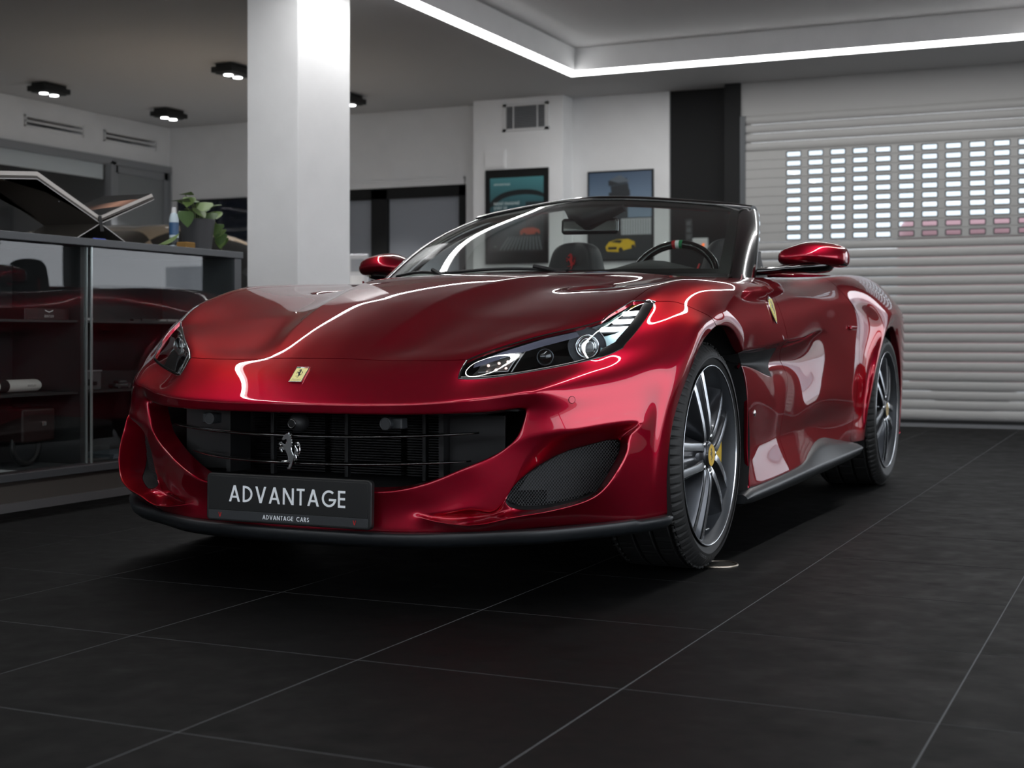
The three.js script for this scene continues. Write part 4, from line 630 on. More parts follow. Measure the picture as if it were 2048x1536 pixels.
for (const s of [1, -1]) {
  const b = onSkin('fender_shield', s * .905, .788, -.640, v3(0, 1, .12));
  const sh = k => { const q = new THREE.Shape(), w = .030 * k, h = .043 * k; q.moveTo(-w * .8, h * .8); q.quadraticCurveTo(-w * .4, h * .86, 0, h * 1.02); q.quadraticCurveTo(w * .4, h * .86, w * .8, h * .8); q.quadraticCurveTo(w * 1.12, h * .3, w * .86, -h * .15); q.quadraticCurveTo(w * .6, -h * .65, 0, -h * 1.1); q.quadraticCurveTo(-w * .6, -h * .65, -w * .86, -h * .15); q.quadraticCurveTo(-w * 1.12, h * .3, -w * .8, h * .8); return q; };
  part('shield_rim', extrude(sh(1.06), .002, .0015), M.chrome, b); part('shield_face', flatUV(extrude(sh(.96), .0012, .0006).translate(0, 0, .0032), .056, .084), phy({ map: shieldTex, roughness: .3, clearcoat: 1 }), b);
  const k = onSkin('side_button', s * .895, .446, -.485, v3(0, 1, 0)); part('button', new THREE.SphereGeometry(.011, 20, 12).scale(1, 1, .35), M.chrome, k);
  const ring = onSkin('bumper_sensor', s * .742, .530, .690, v3(0, 1, 0), CAR, .0002); part('sensor_ring', new THREE.TorusGeometry(.0092, .0007, 6, 36), M.dark, ring); part('sensor_face', new THREE.CylinderGeometry(.0085, .0085, .0012, 32).rotateX(Math.PI / 2), M.paint, ring);
  const hd = onSkin('door_handle', s * .92, .73, -2.02, v3(0, 1, 0)); part('handle_bar', new RoundedBoxGeometry(.11, .018, .014, 3, .007).translate(0, 0, .006), M.paint, hd);
}
// ---------------------------------------------------------------- headlights
{ const pick = s => panelGeometry(skin, SN, side('lens', s), 0, 0), mir = (s, g) => (s === 'R' ? mirrorX(g) : g);
  for (const s of ['L', 'R']) {
    const h = group('headlight', CAR), o = s === 'L' ? 1 : -1;
    part('lens', pick(s), M.lens, h);
    part('bezel', lensBand(s), M.gloss, h);
    // housing: the cover pushed inwards, with walls
    const keep = p => p === 'lens|' + s, wall = panelGeometry(skin, SN, keep, .001, .115), back = panelGeometry(skin, SN, keep, 0, 0), bp = back.attributes.position, bn = back.attributes.normal;
    for (let i = 0; i < bp.count; i++) bp.setXYZ(i, bp.getX(i) - bn.getX(i) * .112, bp.getY(i) - bn.getY(i) * .112, bp.getZ(i) - bn.getZ(i) * .112);
    const nf = wall.index.count, faces = back.index.count; wall.setIndex(Array.from(wall.index.array).slice(faces));
    part('housing', merged([wall, back]), std({ color: 0x0d0e10, roughness: .4 }), h);
    const at = (g, x, y, z) => mir(s, g.translate(x, y, z)), F = v3(.42, -.02, .9).normalize(), face = g => { g.lookAt(F); return g; };
    // projector
    part('projector_lens', mir(s, face(new THREE.SphereGeometry(.029, 28, 20).scale(1, 1, .7)).translate(.694, .6685, .485)), M.crystal, h);
    part('projector_ring', mir(s, face(merged([new THREE.TorusGeometry(.031, .003, 10, 40), new THREE.CylinderGeometry(.031, .026, .05, 36, 1, true).rotateX(Math.PI / 2).translate(0, 0, -.03), new THREE.CircleGeometry(.026, 30).translate(0, 0, -.05)])).translate(.694, .6685, .485)), M.chrome, h);
    part('projector_shroud', mir(s, face(merged([new THREE.RingGeometry(.034, .052, 40), new THREE.TorusGeometry(.052, .002, 8, 40)])).translate(.689, .6685, .474)), M.wheelDark, h);
    // second lens and divider blades
    part('reflector_lens', mir(s, face(new THREE.SphereGeometry(.020, 24, 16).scale(1, 1, .6)).translate(.600, .640, .560)), M.gloss, h);
    part('reflector_ring', mir(s, face(new THREE.TorusGeometry(.022, .002, 8, 36)).translate(.600, .640, .560)), M.wheelDark, h);
    const blade = (a, b, r) => tube([a, [(a[0] + b[0]) / 2, (a[1] + b[1]) / 2, (a[2] + b[2]) / 2 + .002], b], r, 12, 6);
    part('divider', mir(s, merged([blade([.548, .600, .668], [.560, .655, .606], .0022), blade([.540, .602, .676], [.552, .652, .618], .0022), blade([.468, .600, .705], [.540, .603, .676], .0018), blade([.468, .622, .690], [.552, .652, .618], .0018)])), M.satinMetal, h);
    part('lower_reflector', mir(s, sheet([[[.452, .592, .712], [.500, .597, .690], [.538, .604, .668]], [[.460, .606, .690], [.503, .618, .660], [.542, .628, .640]], [[.468, .620, .688], [.508, .636, .650], [.550, .650, .610]]])), std({ color: 0x6a6663, metalness: .6, roughness: .35 }), h);
    for (const [x, y, z] of [[.487, .618, .682], [.51, .624, .664], [.53, .628, .65], [.487, .6, .691], [.507, .606, .677], [.53, .61, .662]]) part('led_dot', at(new THREE.SphereGeometry(.0042, 12, 8), x, y, z), M.ledDot, h);
    // three running-light bars
    for (const [a, b] of [[[.742, .760, .336], [.773, .764, .278]], [[.728, .737, .377], [.767, .741, .303]], [[.709, .715, .427], [.759, .719, .326]]]) {
      const A = v3(...a), B = v3(...b), g = new RoundedBoxGeometry(.012, .0135, A.distanceTo(B), 3, .005); g.lookAt(B.clone().sub(A)); g.translate((A.x + B.x) / 2, (A.y + B.y) / 2, (A.z + B.z) / 2);
      part('running_light_led', mir(s, g), M.led, h);
      const c = new RoundedBoxGeometry(.02, .005, A.distanceTo(B) + .02, 2, .002); c.lookAt(B.clone().sub(A)); c.translate((A.x + B.x) / 2 - .004, (A.y + B.y) / 2 - .0095, (A.z + B.z) / 2); part('light_step', mir(s, c), M.plastic, h);
      const pl = new THREE.PointLight(0xf4f9ff, .006, 0, 2); pl.position.set(o * ((A.x + B.x) / 2 + .008), (A.y + B.y) / 2, (A.z + B.z) / 2 + .012); pl.castShadow = true; h.add(pl);
    }
    part('amber_strip', mir(s, blade([.745, .776, .280], [.757, .796, .236], .0032)), M.amber, h);
    part('side_reflector', mir(s, sheet([[[.735, .642, .492], [.763, .660, .430], [.786, .698, .378]], [[.722, .668, .455], [.748, .686, .405], [.774, .712, .358]], [[.712, .694, .430], [.738, .704, .385], [.766, .724, .346]]])), phy({ color: 0x8fa9ab, metalness: .4, roughness: .4, iridescence: 1, iridescenceIOR: 1.6, iridescenceThicknessRange: [280, 420] }), h);
    part('upper_trim', mir(s, sheet([[[.462, .628, .712], [.515, .655, .650], [.600, .690, .562], [.684, .716, .462], [.726, .738, .405], [.752, .782, .300]], [[.458, .612, .715], [.513, .636, .655], [.600, .670, .568], [.682, .700, .470], [.718, .718, .415], [.735, .755, .330]]])), phy({ side: THREE.DoubleSide, color: 0x1c3338, metalness: .7, roughness: .3, iridescence: 1, iridescenceIOR: 1.7, iridescenceThicknessRange: [300, 460] }), h);
  }
}
// ---------------------------------------------------------------- wheels (built facing +x, then placed)
function lathe(prof, n) { // prof: [axial x, radius]
  const rows = []; for (let i = 0; i < n; i++) { const t = i / n * 2 * Math.PI; rows.push(prof.map(([x, r]) => [x, r * Math.cos(t), r * Math.sin(t)])); }
  rows.push(rows[0]); return sheet(rows);
}
function tyreGeometry(R, w) {
  const h = w / 2, n = 600, prof = [];
  const P = [[-h + .012, .262], [-h + .002, .275], [-h - .006, .300], [-h - .004, R - .03], [-h + .012, R - .012], [-h + .026, R - .005]];
  const grooves = [-.36, -.12, .12, .36].map(k => k * w), gw = .0055; let x = -h + .030; const tread = [];
  for (const g of grooves) { tread.push([g - gw - .002, R - .0005, 1], [g - gw, R - .0015, 0], [g - gw + .001, R - .0075, 0], [g + gw - .001, R - .0075, 0], [g + gw, R - .0015, 0], [g + gw + .002, R - .0005, 1]); }
  const pr = [...P.map(p => [...p, 0]), [-h + .034, R - .003, 2], [grooves[0] - gw - .012, R - .001, 2], ...tread, [grooves[3] + gw + .012, R - .001, 3], [h - .034, R - .003, 3], [h - .026, R - .005, 3], [h - .012, R - .012, 3], [h + .004, R - .03, 0], [h + .007, R - .045, 0], [h + .0075, R - .047, 0], [h + .006, .300, 0], [h + .0045, .298, 0], [h - .002, .275, 0], [h - .010, .266, 0], [h - .012, .262, 0]];
  const rows = []; const pitch = n / 75;
  for (let i = 0; i < n; i++) {
    rows.push(pr.map(([x, r, k]) => { const ph = ((i + (k === 2 ? 3 : 0)) % pitch) / pitch, cut = k === 1 ? (((i + x * 900) % (pitch * 2) + pitch * 2) % (pitch * 2)) < 1.2 ? .004 : 0 : k >= 2 ? (ph < .2 ? .006 : 0) : 0; const t = i / n * 2 * Math.PI, q = r - cut; return [x, q * Math.cos(t), q * Math.sin(t)]; }));
  }
  rows.push(rows[0]); return sheet(rows);
}
function spokeGeometry(xf) { // one twin spoke along +y: dark body and two cut faces
  const st = [[.036, .020, .020, -.004], [.050, .025, .021, .002], [.066, .028, .021, .005], [.085, .0295, .0205, .006], [.120, .032, .020, .005], [.170, .035, .020, .001], [.215, .039, .021, -.004], [.240, .043, .0225, -.008], [.258, .0475, .025, -.012], [.266, .050, .026, -.014]];
  const body = [], cut = [];
  const sec = st.map(([r, c, w, dx]) => { const a = c - w / 2, b = c + w / 2, X = xf + dx, fl = Math.min(.034, r * .72 - b > 0 ? r * .72 - b : .002) + .018 * Math.max(0, (r - .2) / .06); return { r, a, b, X, fl }; });
  const rowB = sec.map(({ r, a, b, X, fl }) => [[X - .075, r, -b - fl], [X - .036, r, -b - fl * .62], [X - .004, r, -b - .003], [X - .001, r, -b], [X - .0012, r, -a], [X - .005, r, -a + .003], [X - .020, r, -a * .55], [X - .024, r, 0], [X - .020, r, a * .55], [X - .005, r, a - .003], [X - .0012, r, a], [X - .001, r, b], [X - .004, r, b + .003], [X - .036, r, b + fl * .62], [X - .075, r, b + fl]]);
  const faces = [1, -1].map(s => sheet(sec.map(({ r, a, b, X }) => (s > 0 ? [[X, r, a], [X + .0008, r, (a + b) / 2], [X, r, b]] : [[X, r, -b], [X + .0008, r, -(a + b) / 2], [X, r, -a]]))));
  return [sheet(rowB), merged(faces)];
}
const tyreFont = await new FontLoader().loadAsync('fonts/droid/droid_sans_bold.typeface.json');
function ringText(txt, r, h, x, mid) { const gs = []; let a = mid - txt.length * h * .40 / r; for (const ch of txt) { if (ch !== ' ') { const g = new TextGeometry(ch, { font: tyreFont, size: h, depth: .0006, curveSegments: 4 }); g.computeBoundingBox(); g.translate(-g.boundingBox.max.x / 2, -h / 2, 0); g.rotateY(Math.PI / 2); g.translate(0, r, 0); g.rotateX(-a); g.translate(x, 0, 0); gs.push(g); } a += h * .82 / r; } return merged(gs); }
const capTex = canvasTexture(256, 256, (x, w, h) => { x.fillStyle = '#e2b714'; x.fillRect(0, 0, w, h); x.fillStyle = '#15110a'; x.beginPath(); HORSE.forEach((p, i) => { const X = 128 + p[0] * 170, Y = 128 - p[1] * 175; i ? x.lineTo(X, Y) : x.moveTo(X, Y); }); x.fill(); });
function makeWheel(R, w) {
  const g = new THREE.Group(); g.name = 'wheel'; const h = w / 2;
  part('tyre', tyreGeometry(R, w), M.rubber, g);
  part('sidewall_lettering', merged([ringText('P ZERO', R - .037, .016, h + .0055, .35), ringText('PIRELLI', R - .037, .014, h + .0055, Math.PI + .35)]), M.letterRubber, g);
  part('rim_barrel', lathe([[h + .001, .2656], [h - .006, .2600], [h - .018, .252], [h - .05, .245], [h - .12, .232], [-h + .03, .240], [-h + .012, .258]], 120), M.barrel, g);
  part('rim_edge', lathe([[h - .010, .2640], [h + .001, .2705], [h + .003, .2712], [h + .0040, .2700], [h + .0036, .2672], [h + .001, .2655]], 160), M.wheelCut, g);
  const [body, cut] = spokeGeometry(h - .006);
  for (let i = 0; i < 5; i++) { const a = Math.PI / 2 + i * 2 * Math.PI / 5, s = part('spoke', body.clone().rotateX(a), M.wheelDark, g); part('cut_face', cut.clone().rotateX(a), M.wheelCut, s); }
  part('hub', lathe([[h - .062, .075], [h - .040, .078], [h - .022, .074], [h - .014, .060], [h - .010, .042], [h - .004, .040], [h - .003, .036], [h - .003, .0]], 60), M.wheelDark, g);
  for (let i = 0; i < 5; i++) { const a = (i + .5) * 2 * Math.PI / 5 + Math.PI / 2; part('wheel_bolt', merged([new THREE.CylinderGeometry(.0095, .0095, .022, 6).rotateZ(Math.PI / 2), new THREE.SphereGeometry(.0092, 14, 8).scale(.5, 1, 1).translate(.011, 0, 0)]).translate(h - .016, .0575 * Math.cos(a), .0575 * Math.sin(a)), M.chrome, g); }
  const cp = part('centre_cap', new THREE.CylinderGeometry(.0335, .035, .008, 48).rotateZ(-Math.PI / 2).translate(h - .001, 0, 0), M.wheelDark, g);
  const face = new THREE.CircleGeometry(.0325, 48); part('cap_emblem', face.rotateY(Math.PI / 2).translate(h + .0036, 0, 0), phy({ map: capTex, roughness: .3, clearcoat: 1 }), cp);
  part('brake_disc', lathe([[h - .078, .07], [h - .078, .192], [h - .080, .195], [h - .108, .195], [h - .110, .192], [h - .110, .07]], 90), M.disc, g);
  part('disc_bell', lathe([[h - .060, .0], [h - .060, .070], [h - .066, .078], [h - .095, .082]], 60), M.dark, g);
  part('valve_stem', new THREE.CylinderGeometry(.004, .004, .035, 12).rotateX(Math.PI / 2).rotateZ(.4).translate(h - .03, -.232, -.055), M.satinMetal, g);
  return g;
}
function caliper(front) { const sh = new THREE.Shape(), r0 = .135, r1 = .215, a = .62; for (let i = 0; i <= 20; i++) { const t = -a + 2 * a * i / 20, q = [r1 * Math.cos(t), r1 * Math.sin(t)]; i ? sh.lineTo(...q) : sh.moveTo(...q); } for (let i = 20; i >= 0; i--) { const t = -a + 2 * a * i / 20; sh.lineTo(r0 * Math.cos(t), r0 * Math.sin(t)); } sh.closePath(); return extrude(sh, .10, .008, 3); }
const stripeTex = 0;
const wheelF = makeWheel(.340, .245), wheelR = makeWheel(.3535, .285);
for (const s of [1, -1]) for (const [w, z, y, xc, hw] of [[wheelF, 0, .340, .7745, .1225], [wheelR, -2.67, .3535, .789, .1425]]) {
  const q = w.clone(); CAR.add(q); q.position.set(s * xc, y, z); if (s < 0) q.rotation.y = Math.PI; q.rotation.x = s > 0 ? (z === 0 ? .0 : .42) : .2;
  const c = caliper(); c.rotateY(Math.PI / 2); c.translate(s > 0 ? xc + hw - .138 : -(xc + hw - .038), y, z); part('brake_caliper', c, M.yellow, CAR);
}
// ---------------------------------------------------------------- door mirrors
for (const [s, mir] of LR) {
  const m = group('door_mirror', CAR), C = new Cage();
  const ring = (x, cy, cz, h, dz, k = 1) => C.row([[x, cy + h * .95, cz - dz * .1], [x, cy + h * .62, cz + dz * .72], [x, cy - h * .25, cz + dz], [x, cy - h * .85, cz + dz * .62], [x, cy - h, cz - dz * .25], [x, cy - h * .7, cz - dz * .95], [x, cy + h * .2, cz - dz], [x, cy + h * .75, cz - dz * .85]]);
  const R = [ring(.812, .995, -1.185, .026, .055), ring(.850, 1.001, -1.195, .041, .085), ring(.905, 1.008, -1.21, .050, .105), ring(.970, 1.005, -1.225, .050, .105), ring(1.022, .998, -1.235, .043, .088), ring(1.045, .994, -1.24, .028, .055)];
  for (let j = 0; j + 1 < R.length; j++) for (let i = 0; i < 8; i++) C.F(i === 3 || i === 4 ? 'low' : i === 5 || i === 6 ? 'glass' : 'cap', R[j][i], R[j][(i + 1) % 8], R[j + 1][(i + 1) % 8], R[j + 1][i]);
  const e0 = C.V(.806, .995, -1.19), e1 = C.V(1.050, .993, -1.242); for (let i = 0; i < 8; i++) { C.F('cap', R[0][i], R[0][(i + 1) % 8], e0); C.F('cap', R[5][i], R[5][(i + 1) % 8], e1); }
  C.crease(1.6, ...R.map(r => r[1])); C.crease(1.3, ...R.map(r => r[3]));
  const k = subdivide(C, 4, 4, false), N = vertexNormals(k); let sg = 0; k.f.forEach(a => { sg += N[a[0]][0] * (k.v[a[0]][0] - .925) + N[a[0]][1] * (k.v[a[0]][1] - 1.0); }); const fl = sg > 0 ? 1 : -1;
  part('mirror_cap', mir(panelGeometry(k, N, p => p === 'cap|L', 0, .003, fl)), M.paint, m);
  part('mirror_base', mir(panelGeometry(k, N, p => p === 'low|L', 0, .003, fl)), M.gloss, m);
  part('mirror_glass', mir(panelGeometry(k, N, p => p === 'glass|L', .001, .003, fl)), M.chrome, m);
  const arm = (x, y, z, w, h) => [[x, y + h, z], [x, y + h * .6, z + w], [x, y - h * .6, z + w], [x, y - h, z], [x, y - h * .6, z - w], [x, y + h * .6, z - w]];
  part('mirror_arm', mir(loft([arm(.725, .932, -1.02, .050, .022), arm(.760, .938, -1.06, .045, .016), arm(.82, .945, -1.12, .042, .016), arm(.87, .952, -1.17, .058, .024), arm(.94, .956, -1.20, .068, .027), arm(.985, .960, -1.215, .050, .022), arm(1.00, .966, -1.22, .02, .012)].map(r => r), true)), M.gloss, m);
}
// ---------------------------------------------------------------- windscreen and its frame
const WS = (() => { // base and header of the glass, centre to left
  const base = spl([[0, .917, -.578], [.12, .919, -.604], [.25, .922, -.652], [.48, .926, -.742], [.64, .926, -.815], [.722, .924, -.865]], 24), head = spl([[0, 1.263, -1.328], [.12, 1.2595, -1.344], [.22, 1.254, -1.368], [.40, 1.238, -1.412], [.52, 1.224, -1.442], [.585, 1.212, -1.465]], 24);
  const pt = (i, t) => { const a = base[i], b = head[i], k = Math.sin(Math.PI * t) * .030; return [a[0] + (b[0] - a[0]) * t + k * .35 * (i / 24), a[1] + (b[1] - a[1]) * t + k * .85, a[2] + (b[2] - a[2]) * t + k * .5]; };
  return { base, head, pt }; })();
{ const rows = (t0, t1, n, off = 0, i1 = 24) => { const r = []; for (let j = 0; j <= n; j++) { const t = t0 + (t1 - t0) * j / n, row = []; for (let i = -i1; i <= i1; i++) { const p = WS.pt(Math.abs(i), t); row.push([i < 0 ? -p[0] : p[0], p[1] - off * .8, p[2] - off * .55]); } r.push(row); } return r; };
  const w = group('windscreen', CAR);
  part('windscreen_glass', sheet(rows(0, 1, 24), false, true), M.glass, w);
  part('top_shade_band', sheet(rows(.90, 1, 3, .004), false, true), M.frit, w); part('bottom_shade_band', sheet(rows(0, .05, 2, .004), false, true), M.frit, w);
  for (const s of [-1, 1]) { const r = []; for (let j = 0; j <= 20; j++) { const t = j / 20, a = WS.pt(24, t), b = WS.pt(22, t); r.push([[s * a[0], a[1] - .003, a[2] - .002], [s * b[0], b[1] - .003, b[2] - .002]]); } part('side_shade_band', sheet(r, false, s < 0), M.frit, w); }
  // pillars
  for (const [s, mir] of LR) {
    const r = []; for (let j = 0; j <= 16; j++) { const t = -.08 + 1.08 * j / 16, p = WS.pt(24, t), e = .012 + .006 * (1 - t), k = Math.max(0, 1 - t), X = p[0], Y = p[1], Z = p[2]; r.push([[X - .018, Y + .004, Z + .002], [X + .010, Y + .006, Z - .004], [X + .032 + .012 * k, Y + .001, Z - .030], [X + .042 + .014 * k, Y - .012, Z - .072], [X + .036 + .014 * k, Y - .024, Z - .110], [X - .010, Y - .026, Z - .095], [X - .040, Y - .022, Z - .050], [X - .036, Y - .008, Z - .012]]); }
    part('windscreen_pillar', mir(loft(r)), M.gloss, w);
    part('quarter_trim', mir(loft([[[.742, .905, -.86], [.760, .905, -1.08], [.735, .905, -1.08], [.725, .905, -.86]], [[.735, .955, -.98], [.748, .955, -1.12], [.728, .955, -1.12], [.720, .955, -.98]], [[.722, 1.02, -1.13], [.730, 1.02, -1.19], [.715, 1.02, -1.19], [.710, 1.02, -1.13]]])), M.plastic, w);
  }
  // header rail
  const hr = []; for (let i = -24; i <= 24; i++) { const p = WS.pt(Math.abs(i), 1), x = i < 0 ? -p[0] : p[0]; const X = x * (1 + .055 * (Math.abs(i) / 24) ** 6); hr.push([[X, p[1] + .003, p[2] + .012], [X, p[1] + .013, p[2] - .018], [X, p[1] + .012, p[2] - .055], [X, p[1] + .002, p[2] - .085], [X, p[1] - .020, p[2] - .080], [X, p[1] - .030, p[2] - .045], [X, p[1] - .018, p[2] - .005]]); }
  part('header_rail', loft(hr), M.gloss, w);
  // interior mirror and its mount
  part('mirror_mount', merged([loft([[-.13, -.10], [-.10, -.13], [0, -.14], [.10, -.13], [.13, -.10]].map(([x], i) => { const k = 1 - (x / .14) ** 2, p = WS.pt(Math.round(Math.abs(x) / .585 * 24), .93), q = WS.pt(Math.round(Math.abs(x) / .585 * 24), .93 - .16 * Math.max(.15, k)); return [[x, p[1] - .008, p[2] - .01], [x, q[1] - .012, q[2] - .01], [x, q[1] - .045 * k - .02, q[2] - .05], [x, p[1] - .035, p[2] - .05]]; })), tube([[0, 1.165, -1.20], [0, 1.155, -1.235], [0, 1.150, -1.25]], .012, 10, 8)]), M.plastic, w);
  part('rear_view_mirror', new RoundedBoxGeometry(.235, .066, .032, 5, .015).rotateX(-.12).rotateY(.22).translate(.0, 1.145, -1.262), M.gloss, w);
  // wipers
  const wp = (a, b, c) => merged([tube([a, b, c], .006, 20, 6), tube([[a[0], a[1] - .01, a[2] + .02], [(a[0] + b[0]) / 2, (a[1] + b[1]) / 2 + .012, (a[2] + b[2]) / 2]], .008, 8, 6)]);
  part('wiper', wp([.18, .935, -.60], [-.10, .946, -.625], [-.38, .936, -.665]), M.plastic, w); part('wiper', wp([-.34, .934, -.645], [-.48, .944, -.695], [-.62, .934, -.765]), M.plastic, w);
  part('cowl', sheet([[...Array(25)].map((_, i) => { const x = -.72 + i * .06, k = (x / .72) ** 2; return [x, .905, -.545 - .15 * k]; }), [...Array(25)].map((_, i) => { const x = -.72 + i * .06, k = (x / .72) ** 2; return [x, .912, -.62 - .24 * k]; })], false, false), M.plastic, CAR);
}
// ---------------------------------------------------------------- cabin
{ const t = group('cabin', CAR);
  const dash = []; for (let i = 0; i <= 24; i++) { const x = -.72 + i * .06, k = (x / .72) ** 2, hump = .055 * Math.exp(-(((x - .37) / .17) ** 2)); dash.push([[x, .900, -.60 - .22 * k], [x, .925 + hump * .5, -.78 - .12 * k], [x, .930 + hump, -.95 - .05 * k], [x, .905 + hump, -1.06], [x, .80, -1.08], [x, .50, -1.0]]); }
  part('dashboard', sheet(dash, false, true), M.leather, t);
  part('floor_pan', bx(-.74, .20, -2.3, .74, .24, -.9), M.dark, t);
  part('rear_bulkhead', merged([bx(-.72, .24, -2.28, .72, .955, -2.16, .03)]), M.leather, t);
  for (const s of [-1, 1]) part('door_lining', merged([bx(Math.min(s * .70, s * .775), .30, -2.2, Math.max(s * .70, s * .775), .915, -.86, .02)]), M.leather, t);
  part('console', bx(-.13, .24, -1.95, .13, .62, -1.0, .04), M.leather, t);
  // steering wheel
  const sw = group('steering_wheel', CAR); sw.position.set(.375, .905, -1.20); sw.rotation.x = -.42;
  const arc = (a0, a1, r = .0165) => { const p = []; for (let i = 0; i <= 24; i++) { const a = a0 + (a1 - a0) * i / 24; p.push([.178 * Math.cos(a), .172 * Math.sin(a), 0]); } return tube(p, r, 40, 12); };
  const D = Math.PI / 180; part('wheel_rim', merged([arc(98 * D, 388 * D), arc(28 * D, 84 * D), new THREE.CylinderGeometry(.06, .07, .05, 28).rotateX(Math.PI / 2), bx(-.16, -.02, -.012, .16, .02, .012, .008), bx(-.02, -.16, -.012, .02, 0, .012, .008)]), M.gloss, sw);
  part('red_stripe', arc(93.5 * D, 98 * D, .0168), M.redTrim, sw); part('white_stripe', arc(88.5 * D, 93.5 * D, .0168), M.white, sw); part('green_stripe', arc(84 * D, 88.5 * D, .0168), M.green, sw);
  // seats
  for (const s of [1, -1]) {
    const seat = group('seat', CAR), C = new Cage(), x0 = s * .375;
    const pr = [[.52, -1.86, .235, .075], [.70, -1.93, .245, .075], [.85, -1.98, .225, .070], [.95, -2.01, .165, .065], [1.02, -2.025, .135, .060], [1.09, -2.03, .115, .052], [1.125, -2.035, .075, .040]];
    const rg = pr.map(([y, z, w, d]) => C.row([[-w, y, z], [-w * .72, y, z + d * 1.15], [0, y, z + d * .75], [w * .72, y, z + d * 1.15], [w, y, z], [w * .7, y, z - d], [0, y, z - d * 1.1], [-w * .7, y, z - d]]));
    for (let j = 0; j + 1 < rg.length; j++) for (let i = 0; i < 8; i++) C.F('s', rg[j][i], rg[j][(i + 1) % 8], rg[j + 1][(i + 1) % 8], rg[j + 1][i]);
    const tp = C.V(0, 1.137, -2.035), bt = C.V(0, .5, -1.86); for (let i = 0; i < 8; i++) { C.F('s', rg[6][i], rg[6][(i + 1) % 8], tp); C.F('s', rg[0][i], rg[0][(i + 1) % 8], bt); }
    const k = subdivide(C, 3, 4, false), N = vertexNormals(k); const g = panelGeometry(k, N, () => true, 0, 0); g.translate(x0, 0, 0);
    part('seat_back', g, M.seatGrey, seat);
    part('seat_cushion', bx(x0 - .25, .28, -1.86, x0 + .25, .47, -1.30, .07), M.seatGrey, seat);
    const hm = extrude(poly(HORSE), .002); hm.scale(.075, .075, 1); hm.rotateX(-.08); hm.translate(x0 - .005, 1.045, -1.972); part('headrest_emblem', hm, M.redTrim, seat);
    part('seat_piping', tube([[x0 - .21, .80, -1.905], [x0 - .165, .93, -1.945], [x0 - .135, 1.02, -1.97]], .004, 16, 6), M.redTrim, seat);
  }
}
// ---------------------------------------------------------------- display cabinet along the left, and what stands on and in it
const cabGlass = phy({ name: 'cabinet_glass', color: 0xf2f6f5, transmission: 1, thickness: 0, roughness: 0, ior: 1.52 });
const darkPanel = std({ name: 'dark_panel', color: 0x2a2b2c, roughness: .6 });
{ const C = thing('display_cabinet', 'long grey glass-fronted display cabinet on a plinth at the left', 'cabinet', [-2.0, 0, 0]);
  const z0 = -1.685, z1 = 1.35;
  part('worktop', bx(-.47, 1.079, z0, .012, 1.111, z1, .003), R_.grey, C);
  part('end_panel', bx(-.46, .15, z0, 0, 1.079, z0 + .055, .002), R_.grey, C); part('end_panel', bx(-.46, .15, z1 - .055, 0, 1.079, z1, .002), R_.grey, C);
  part('back_panel', bx(-.46, .15, z0 + .05, -.44, 1.079, z1 - .05), darkPanel, C);
  part('base_board', bx(-.46, .122, z0, .004, .152, z1, .002), R_.grey, C);
  part('plinth', bx(-.44, .034, z0 + .02, -.02, .124, z1 - .02), std({ color: 0x4a4642, roughness: .6 }), C);
  part('skirting', bx(-.44, 0, z0 + .02, -.004, .036, z1 - .02, .002), std({ color: 0x5a5a5b, roughness: .5 }), C);
  part('door_track', bx(-.05, .150, z0 + .055, -.002, .158, z1 - .055), M.satinMetal, C);
  part('sliding_door', new THREE.PlaneGeometry(1.02, .915).rotateY(Math.PI / 2).translate(-.012, .617, -1.125), cabGlass, C);
  part('sliding_door', new THREE.PlaneGeometry(1.90, .915).rotateY(Math.PI / 2).translate(-.030, .617, .340), cabGlass, C);
  const edge = std({ color: 0x9aa3a2, roughness: .2, metalness: .4 }); part('door_edge', bx(-.016, .158, -.622, -.009, 1.077, -.614), edge, C); part('door_edge', bx(-.034, .158, -.612, -.027, 1.077, -.604), edge, C);
  part('divider_post', bx(-.44, .152, -.632, -.06, 1.079, -.604), darkPanel, C);
  for (const y of [.756, .452]) for (const [a, b] of [[z0 + .055, -.634], [-.602, z1 - .055]]) part('shelf', bx(-.44, y, a, -.07, y + .010, b), darkPanel, C);
}
const textTex = (txt, bg, fg, w = 256, h = 64, font = '30px sans-serif') => canvasTexture(w, h, (x, W, H) => { x.fillStyle = bg; x.fillRect(0, 0, W, H); x.fillStyle = fg; x.font = font; x.textAlign = 'center'; x.fillText(txt, W / 2, H * .68); });
